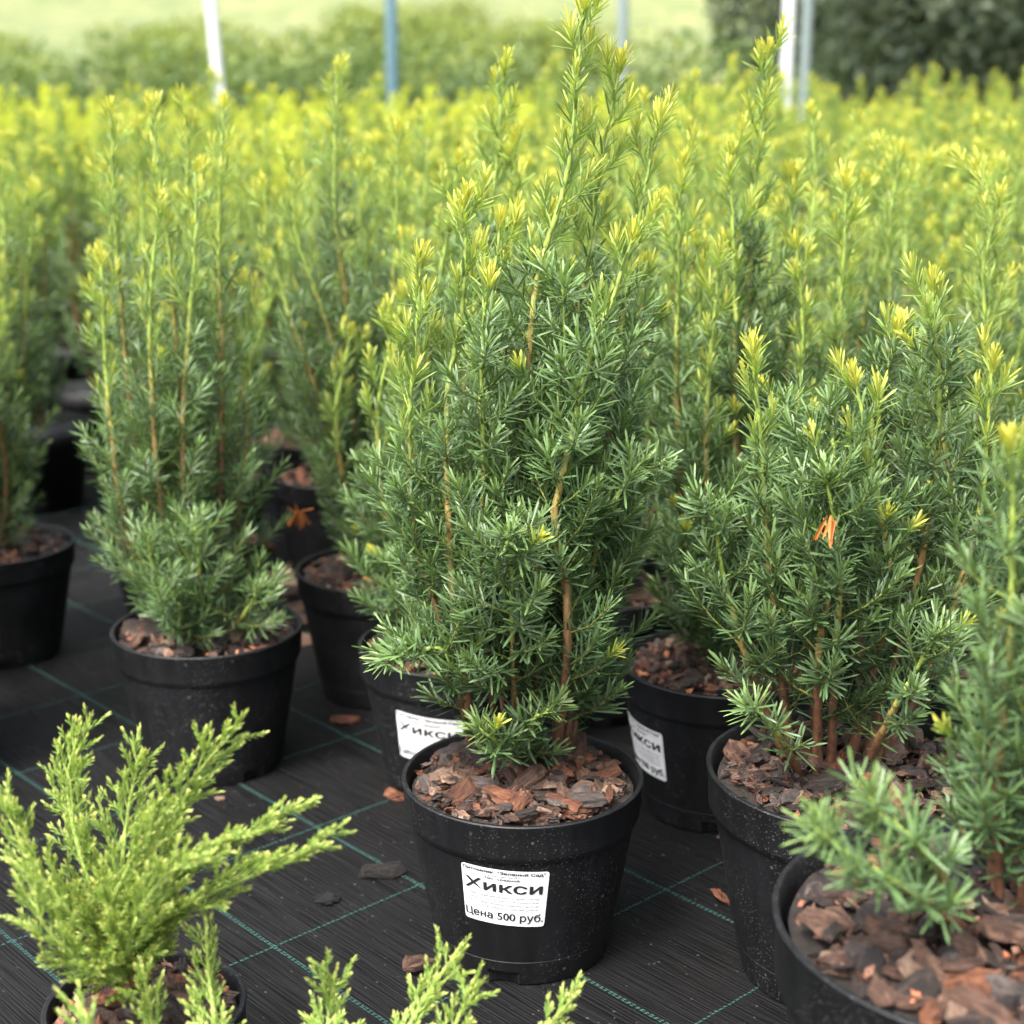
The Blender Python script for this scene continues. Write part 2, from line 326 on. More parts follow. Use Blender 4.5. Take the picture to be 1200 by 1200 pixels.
def yew_stem(pts, rs, lead=.2, lat=.085, dens=1.0, yellow=.03, r0=.0042, bare=.03, nl=.029, nw=.0025, thin=0.0):
    path = Path(pts, 60); L = path.L; tb = Tubes(); nd = Needles(); ng = Needles()
    lead = min(lead, L * .42); body = L - lead
    u = np.linspace(0, 1, 60); sc = path.S / L
    col = mixc(S_BRN, S_TAN, np.clip((sc - .30) / .22, 0, 1)); col = mixc(col, S_GRN, np.clip((sc - .55) / .2, 0, 1))
    wob = path.P + np.cumsum(rs.normal(0, .00035, (60, 3)), 0)
    path.P = wob; tb.add(wob, (r0 * (1 - sc) ** .7 + .0012), col, 7)
    dk = rs.uniform(.85, 1.15)
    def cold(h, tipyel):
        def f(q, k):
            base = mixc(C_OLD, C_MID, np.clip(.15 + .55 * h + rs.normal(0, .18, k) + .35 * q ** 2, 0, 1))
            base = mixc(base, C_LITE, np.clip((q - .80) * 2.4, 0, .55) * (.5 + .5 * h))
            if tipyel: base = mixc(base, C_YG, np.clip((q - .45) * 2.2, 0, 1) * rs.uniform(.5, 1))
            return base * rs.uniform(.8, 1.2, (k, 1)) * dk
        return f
    # side shoots of the older wood
    s = bare + rs.uniform(0, .015); i = rs.integers(0, 100)
    while s < body:
        h = s / max(body, .01); p, t = path.at(s); a, b = perp(t); az = i * GOLD + rs.normal(0, .5); i += 1
        rad = a * math.cos(az) + b * math.sin(az); rad = nrm(rad * np.array([1, 1, .3]))
        prof = .45 + .55 * math.sin(math.pi * min(1, .18 + .80 * h))
        if h > .9: prof *= .85
        if s < thin: prof *= .7
        ln = lat * prof * rs.uniform(.45, 1.2)
        e0 = math.radians(rs.uniform(38, 62)); up = np.array([0, 0, 1.])
        d0 = t * math.cos(e0) + rad * math.sin(e0); d1 = nrm(d0 + up * rs.uniform(.25, .7))
        m = p + d0 * ln * .5; e = m + d1 * ln * .5
        lp = Path([p, p + d0 * ln * .25, m, e], 10)
        tb.add(lp.P, np.linspace(.0013, .0007, 10), mixc(S_TAN * .7, S_GRN * .7, np.full(10, min(1, .2 + h))), 4)
        ty = rs.random() < yellow * (.1 + 1.9 * h * h)
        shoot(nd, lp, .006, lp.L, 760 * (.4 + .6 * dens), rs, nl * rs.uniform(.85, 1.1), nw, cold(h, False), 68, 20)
        if ty:
            tp = Path([e - d1 * .004, e + d1 * .012], 4)
            shoot(ng, tp, 0, tp.L, 1100, rs, nl * .62, nw * .95, lambda q, k: mixc(C_YG, C_YEL, np.clip(q + rs.normal(0, .2, k), 0, 1)), 45, 10, .1)
        s += rs.uniform(.0065, .0135) / dens * (2.4 if s < thin else 1)
    # sparse needles straight on the stem
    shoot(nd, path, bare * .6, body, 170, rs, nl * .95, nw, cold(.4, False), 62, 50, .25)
    # this year's leader: green stem, spread needles, yellow tufts in the axils
    if lead > .02:
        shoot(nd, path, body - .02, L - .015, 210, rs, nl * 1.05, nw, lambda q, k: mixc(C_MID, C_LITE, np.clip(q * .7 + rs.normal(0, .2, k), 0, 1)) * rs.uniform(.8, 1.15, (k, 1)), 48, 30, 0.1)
        s = body + rs.uniform(0, .02)
        while s < L - .008:
            f = (s - body) / lead; p, t = path.at(s); a, b = perp(t); az = i * GOLD + rs.normal(0, .4); i += 1
            rad = a * math.cos(az) + b * math.sin(az); e0 = math.radians(rs.uniform(28, 46)); d0 = nrm(t * math.cos(e0) + rad * math.sin(e0) + np.array([0, 0, .15]))
            ln = rs.uniform(.012, .030); tp = Path([p, p + d0 * ln, p + nrm(d0 + t * .4) * ln * 1.7], 5)
            tb.add(tp.P, .0008, S_GRN, 4)
            y0 = -.05 + 1.0 * f
            shoot(ng, tp, ln * .35, tp.L, 860, rs, nl * rs.uniform(.72, 1.0), nw * .95,
                  lambda q, k: mixc(mixc(C_LITE, C_YG, np.clip(np.full(k, y0) + rs.normal(0, .2, k), 0, 1)), C_YEL, np.clip(q * 1.1 - .75 + .65 * f + rs.normal(0, .12, k), 0, 1)), 50, 12, 0.1)
            s += rs.uniform(.012, .030)
        p, t = path.at(L); tp = Path([p - t * .012, p + t * .006], 4)
        shoot(ng, tp, 0, tp.L, 1500, rs, nl * .72, nw, lambda q, k: mixc(C_YG, C_YEL, np.clip(.3 + q + rs.normal(0, .2, k), 0, 1)), 38, 8, 0)
    else:
        p, t = path.at(L); tp = Path([p - t * .02, p + t * .004], 4)
        shoot(nd, tp, 0, tp.L, 1300, rs, nl, nw, lambda q, k: mixc(C_MID, C_LITE, np.clip(.3 + .5 * q + rs.normal(0, .2, k), 0, 1)), 75, 25, 0)
    return tb, nd, ng
def random_stems(rs, n=10, h0=.62, h1=.92, spread=.11, z0=.165):
    out = []
    for k in range(n):
        a = k * GOLD + rs.normal(0, .3); r = spread * math.sqrt((k + .5) / n) * rs.uniform(.7, 1.2); hh = rs.uniform(h0, h1) * (1 - .18 * (k / n))
        b = np.array([math.cos(a), math.sin(a), 0]); base = b * .035 * rs.uniform(.3, 1)
        pts = [base + [0, 0, z0]]
        for f in (.3, .6, .85, 1.0):
            pts.append(base + b * r * (min(1, f * 1.25)) + rs.normal(0, .008, 3) * [1, 1, 0] + [0, 0, z0 + (hh - z0) * f])
        out.append(pts)
    return out

# ---------------------------------------------------------------- pots, bark, stickers
POTS = {}
def pot_radius(spec, z):
    Rr, h, rb = spec; zb = h * .80
    return rb + (Rr * .945 - rb) * min(1, z / zb)
def pot_meshes(spec):
    if spec in POTS: return POTS[spec]
    Rr, h, rb = spec; n = 72; zb = h * .80; th = .003
    def lathe(name, prof, feet=False, closed=None):
        V = []; F = []
        for (r, z) in prof:
            for k in range(n):
                a = 2 * math.pi * k / n; q = r
                if feet and z < h * .085 and (k % 18) < 3: q = r - .006
                V.append((q * math.cos(a), q * math.sin(a), z))
        for i in range(len(prof) - 1):
            for k in range(n):
                k2 = (k + 1) % n; F.append((i * n + k, i * n + k2, (i + 1) * n + k2, (i + 1) * n + k))
        if closed is not None: F.append(tuple(range(closed * n, closed * n + n)))
        return V, F
    rz = lambda z: pot_radius(spec, z)
    body = [(rb - .012, .003), (rb - .003, .0), (rz(.0), .002), (rz(h * .08), h * .08), (rz(h * .09), h * .09), (rz(h * .15), h * .15), (rz(h * .15) - .0009, h * .154), (rz(h * .158), h * .158),
            (rz(h * .45), h * .45), (rz(zb) - .0, zb + .002), (rz(zb) - th, zb + .002), (rz(h * .4) - th, h * .4), (rb - th, .008)]
    V, F = lathe('pot', body, True, 0)
    nb = len(body); F.append(tuple((nb - 1) * n + k for k in range(n)))
    mb = poly_mesh('pot', V, F, M_POT, True)
    e = Rr
    rim = [(rz(zb) - th, zb - .004), (rz(zb) + .0005, zb - .004), (e * .972, zb + .001), (e * .978, zb + .004), (e * .990, h - .006), (e * .998, h - .0035), (e, h - .001), (e - .001, h), (e - .0045, h), (e - .006, h - .003), (rz(zb) - th + .001, zb - .004), (rz(zb) - th, zb - .004)]
    V, F = lathe('rim', rim); mr = poly_mesh('pot_rim', V, F, M_POT, True)
    for m in (mb, mr):
        m.polygons.foreach_set('use_smooth', [len(p.vertices) == 4 for p in m.polygons])
        try: m.set_sharp_from_angle(angle=R(38))
        except Exception: pass
    POTS[spec] = (mb, mr); return POTS[spec]
def chip_mesh(seed):
    r = random.Random(seed); k = r.choice((6, 7, 8)); asp = r.uniform(.32, .68); V = []; F = []
    ang = sorted((i + r.uniform(-.3, .3)) * 2 * math.pi / k for i in range(k))
    out = [(math.cos(a) * r.uniform(.75, 1.05) * .5, math.sin(a) * asp * r.uniform(.7, 1.1) * .5) for a in ang]
    th = r.uniform(.10, .26); curve = r.uniform(-.25, .35)
    def zc(x): return curve * x * x
    for (x, y) in out: V.append((x, y, zc(x) - th / 2 + r.uniform(-.03, .03)))
    for (x, y) in out: V.append((x * r.uniform(.86, 1), y * r.uniform(.8, 1), zc(x) + th / 2 * r.uniform(.5, 1.1)))
    i0 = len(V)
    for q in (-.24, 0.02, .25): V.append((q + r.uniform(-.05, .05), r.uniform(-.06, .06), zc(q) + th * r.uniform(.4, .85)))
    V.append((0, 0, zc(0) - th * .6))
    bm = bmesh.new(); vs = [bm.verts.new(v) for v in V]
    bmesh.ops.convex_hull(bm, input=vs); bmesh.ops.triangulate(bm, faces=bm.faces)
    long_e = [e for e in bm.edges if e.calc_length() > .16]
    bmesh.ops.subdivide_edges(bm, edges=long_e, cuts=1, use_grid_fill=True)
    for v in bm.verts: v.co += Vector((r.gauss(0, .02), r.gauss(0, .02), r.gauss(0, .022)))
    loose = [v for v in bm.verts if not v.link_faces]; bmesh.ops.delete(bm, geom=loose, context='VERTS')
    bmesh.ops.recalc_face_normals(bm, faces=bm.faces)
    me = bpy.data.meshes.new('bark_chip'); bm.to_mesh(me); bm.free(); return me
CHIPS = {}
for ci, m in enumerate(M_BARK):
    CHIPS[ci] = []
    for s in range(7):
        me = chip_mesh(s + 31 * ci); me.materials.append(m); CHIPS[ci].append(me)
def pick_chip(r, wts=(38, 30, 14, 9, 9)):
    return r.choice(CHIPS[r.choices(range(5), wts)[0]])
def mulch_mesh(rad, seed):
    V = [(0, 0, .004)]; F = []; nr, na = 9, 40
    for i in range(1, nr + 1):
        for k in range(na):
            a = 2 * math.pi * k / na; q = rad * i / nr
            V.append((q * math.cos(a), q * math.sin(a), .006 * noise.noise(Vector((q * math.cos(a) * 45, q * math.sin(a) * 45, seed))) + .004 * (1 - i / nr)))
    for k in range(na): F.append((0, 1 + k, 1 + (k + 1) % na))
    for i in range(nr - 1):
        for k in range(na): a = 1 + i * na; F.append((a + k, a + na + k, a + na + (k + 1) % na, a + (k + 1) % na))
    return poly_mesh('mulch', V, F, M_SOIL, True)
MULCH = {}
def fines_mesh(rad, seed):
    r = random.Random(seed); V = []; F = []; mi = []
    for _ in range(420):
        q = rad * math.sqrt(r.random()); a = r.uniform(0, 6.283); c = Vector((q * math.cos(a), q * math.sin(a), .008 + r.uniform(0, .006)))
        L = r.uniform(.003, .009); d = Vector((r.gauss(0, 1), r.gauss(0, 1), r.gauss(0, .4))).normalized(); e = d.cross(Vector((r.gauss(0, 1), r.gauss(0, 1), r.gauss(0, 1)))).normalized(); f = d.cross(e)
        b = len(V)
        for v in (c - d * L, c + d * L, c + e * L * .5, c - e * L * .45, c + f * L * .12): V.append(tuple(v))
        F += [(b, b + 2, b + 4), (b + 2, b + 1, b + 4), (b + 1, b + 3, b + 4), (b + 3, b, b + 4)]; mi += [r.choice((0, 0, 0, 1, 1, 2))] * 4
    me = bpy.data.meshes.new('bark_fines'); me.from_pydata(V, [], F)
    for m in (M_BARK[0], M_BARK[1], M_BARK[2], M_BARK[3]): me.materials.append(m)
    me.polygons.foreach_set('material_index', mi); me.update(); return me
FINES = {}
def pot_parts(root, spec, nchips, seed, wts=(38, 30, 14, 9, 9), big=1.0, rotz=None):
    mb, mr = pot_meshes(spec); Rr, h, rb = spec; r = random.Random(seed)
    p = obj('pot', mb, root); q = obj('pot_rim', mr, p)
    p.rotation_euler.z = r.uniform(0, 6.28) if rotz is None else rotz
    zt = h - .016; rad = pot_radius(spec, zt) - .0035
    key = (spec, seed % 3)
    if key not in MULCH: MULCH[key] = mulch_mesh(rad, seed); FINES[key] = fines_mesh(rad - .006, seed)
    mu = obj('mulch', MULCH[key], root); mu.location.z = zt
    if nchips: obj('bark_fines', FINES[key], mu, 'stuff')
    for k in range(nchips):
        L = r.choice((r.uniform(.014, .024), r.uniform(.022, .036), r.uniform(.032, .058))) * big
        a = r.uniform(0, 6.283); qd = (rad - L * .42) * math.sqrt(r.random())
        c = obj('bark_chip', pick_chip(r, wts), mu); c.scale = (L, L * r.uniform(.8, 1.15), L * r.uniform(.7, 1.3))
        c.location = (qd * math.cos(a), qd * math.sin(a), .004 + .016 * r.random() * (1.1 - .45 * qd / rad))
        c.rotation_euler = (r.gauss(0, .42), r.gauss(0, .36), r.uniform(0, 6.283))
    return p, mu
def text_mesh(body, size, mat_, bold=0.0, sx=1.0, align='LEFT'):
    cu = bpy.data.curves.new('print', 'FONT'); cu.body = body; cu.size = 1.0; cu.offset = bold; cu.align_x = align; cu.resolution_u = 3; cu.fill_mode = 'NONE'
    o = bpy.data.objects.new('print', cu); COL.objects.link(o)
    dg = bpy.context.evaluated_depsgraph_get(); me = bpy.data.meshes.new_from_object(o.evaluated_get(dg))
    bpy.data.objects.remove(o); bpy.data.curves.remove(cu)
    # glyph outlines are filled one by one: some letters come as several overlapping outlines
    nb = {}
    for e in me.edges:
        q, s = e.vertices; nb.setdefault(q, []).append(s); nb.setdefault(s, []).append(q)
    seen = set(); loops = []
    for v0 in range(len(me.vertices)):
        if v0 in seen or v0 not in nb: continue
        lp = [v0]; seen.add(v0); c = v0
        while True:
            nx_ = [q for q in nb[c] if q not in seen]
            if not nx_: break
            nx_ = (c + 1) if (c + 1) in nx_ else nx_[0]
            lp.append(nx_); seen.add(nx_); c = nx_
        P = np.array([me.vertices[q].co[:2] for q in lp]); X, Y = P[:, 0], P[:, 1]
        if len(P) > 2: loops.append((P, .5 * float(np.sum(X * np.roll(Y, -1) - np.roll(X, -1) * Y))))
    bpy.data.meshes.remove(me)
    def inside(pt, P):
        X, Y = P[:, 0], P[:, 1]; X2, Y2 = np.roll(X, -1), np.roll(Y, -1); c = (Y > pt[1]) != (Y2 > pt[1])
        with np.errstate(divide='ignore', invalid='ignore'): xi = X + (pt[1] - Y) * (X2 - X) / (Y2 - Y)
        return int(np.sum(c & (pt[0] < xi))) % 2 == 1
    V = []; T = []
    for P, ar in loops:
        if any(a2 * ar < 0 and abs(a2) > abs(ar) and inside(P[0], H) for H, a2 in loops): continue      # a counter (hole)
        polys = [P] + [H for H, a2 in loops if a2 * ar < 0 and abs(a2) < abs(ar) and inside(H[0], P)]
        n0 = len(V); flat = [q for H in polys for q in H]; V += [tuple(q) for q in flat]
        for tr in tessellate_polygon([[Vector((q[0], q[1], 0)) for q in H] for H in polys]): T.append([n0 + k for k in tr])
    V = np.array(V) * size; V[:, 0] *= sx; return V, T
# the wording of the price sticker: (text, size mm, left x mm, baseline mm, wanted width mm, bold, ink)
STICKER_W, STICKER_H = .085, .066
LINES = [('Питомник  "Зеленый Сад"', 4.6, 2, 60.8, 86, .00022, 0), ('опт. green-garden51.ru', 3.2, 18, 57.3, 50, 0, 1), ('Тис  средний', 3.6, 25, 53.6, 37, .00012, 0),
         ('Хикси', 17, 4, 39.5, 82, .00066, 0),
         ('Прямостоящий вечнозеленый кустарник с плотной', 3.0, 7, 32.4, 77, 0, 1), ('хвоей, высотой в 10 лет 1.5 м, ширина 0.8 м.', 3.0, 7, 28.0, 77, 0, 1),
         ('Зимостойкий. Теневыносливый. Влажная почва', 3.0, 7, 23.6, 77, 0, 1), ('рН 6-7м. Почва известково-гумусная суглинок', 3.0, 7, 19.2, 77, 0, 1),
         ('Цена 500 руб.', 12.5, 2, 6.2, 88, .00030, 0)]
PRINT = None
def make_print():
    global PRINT; PRINT = {0: ([], []), 1: ([], [])}
    for body, size, x, y, wd, bold, ink in LINES:
        V, T = text_mesh(body, size * .001, None, 0.0); x0, x1 = V[:, 0].min(), V[:, 0].max()
        V[:, 0] = (V[:, 0] - x0) * (wd * .001 * .924 / (x1 - x0)) + x * .001 * .924 * 1.0 - STICKER_W / 2; V[:, 1] += y * .001 - STICKER_H / 2
        V = np.column_stack([V[:, :2], np.zeros(len(V))])
        for q, (dx, dy) in enumerate([(0, 0)] if not bold else [(-1, 0), (1, 0), (-.35, .55), (.35, -.55)]):
            W = V + np.array([dx * bold, dy * bold, q * .00004]); n = sum(len(a) for a in PRINT[ink][0]); PRINT[ink][0].append(W); PRINT[ink][1].append(np.array(T) + n)
def sticker(root, spec, az, zc, tilt=0.0):
    """paper label glued round the pot wall, its print a thin sub-part on top"""
    if PRINT is None: make_print()
    def wrap(u, v, off):
        u, v = u * np.cos(tilt) - v * np.sin(tilt), u * np.sin(tilt) + v * np.cos(tilt)
        z = zc + v; r = np.array([pot_radius(spec, q) for q in z]) + off; a = az + u / pot_radius(spec, zc)
        return np.stack([r * np.sin(a), -r * np.cos(a), z], 1)
    nx, ny = 24, 10; U = []; c = .003
    gx = np.concatenate([[0, c * .3, c], np.linspace(c, STICKER_W - c, nx)[1:-1], [STICKER_W - c, STICKER_W - c * .3, STICKER_W]]) - STICKER_W / 2
    gy = np.linspace(0, 1, ny)
    for v in gy:
        for x in gx:
            e = max(0, abs(x) - (STICKER_W / 2 - c)); hh = STICKER_H / 2 - (c - math.sqrt(max(0, c * c - e * e)))
            U.append((x, -hh + 2 * hh * v))
    U = np.array(U); V = wrap(U[:, 0], U[:, 1], .0007); k = len(gx)
    F = [(j * k + i, j * k + i + 1, (j + 1) * k + i + 1, (j + 1) * k + i) for j in range(ny - 1) for i in range(k - 1)]
    st = obj('price_sticker', poly_mesh('price_sticker', V.tolist(), F, M_PAPER, True), root)
    st['label'] = 'white paper price sticker with black Cyrillic print'
    VV = np.concatenate(PRINT[0][0] + PRINT[1][0]); T0 = np.concatenate(PRINT[0][1]); n0 = sum(len(a) for a in PRINT[0][0]); T1 = np.concatenate(PRINT[1][1]) + n0
    P = wrap(VV[:, 0], VV[:, 1], .00115 + VV[:, 2])
    me = raw_mesh('print', P, np.concatenate([T0, T1]), [M_INK, M_INK2], smooth=False, mat_idx=[0] * len(T0) + [1] * len(T1))
    obj('print', me, st)
P25 = (.125, .192, .090); P30 = (.150, .222, .108); P34 = (.170, .280, .122); P17 = (.085, .130, .062)
def yew_parts(root, stems, seed, hi=True, **kw):
    rs = np.random.default_rng(seed)
    for k, st in enumerate(stems):
        args = dict(kw)
        if isinstance(st, dict): args.update({a: b for a, b in st.items() if a != 'pts'}); st = st['pts']
        tb, nd, ng = yew_stem(st, rs, **args)
        s = obj('stem', tb.mesh('stem', M_STEM), root)
        obj('needles', nd.mesh('needles', M_NEEDLE, hi), s, 'stuff')
        if ng.count(): obj('new_growth', ng.mesh('new_growth', M_NEW, hi), s, 'stuff')
def copy_tree(o, parent=None):
    c = o.copy(); COL.objects.link(c); c.parent = parent
    for ch in o.children: copy_tree(ch, c)
    return c

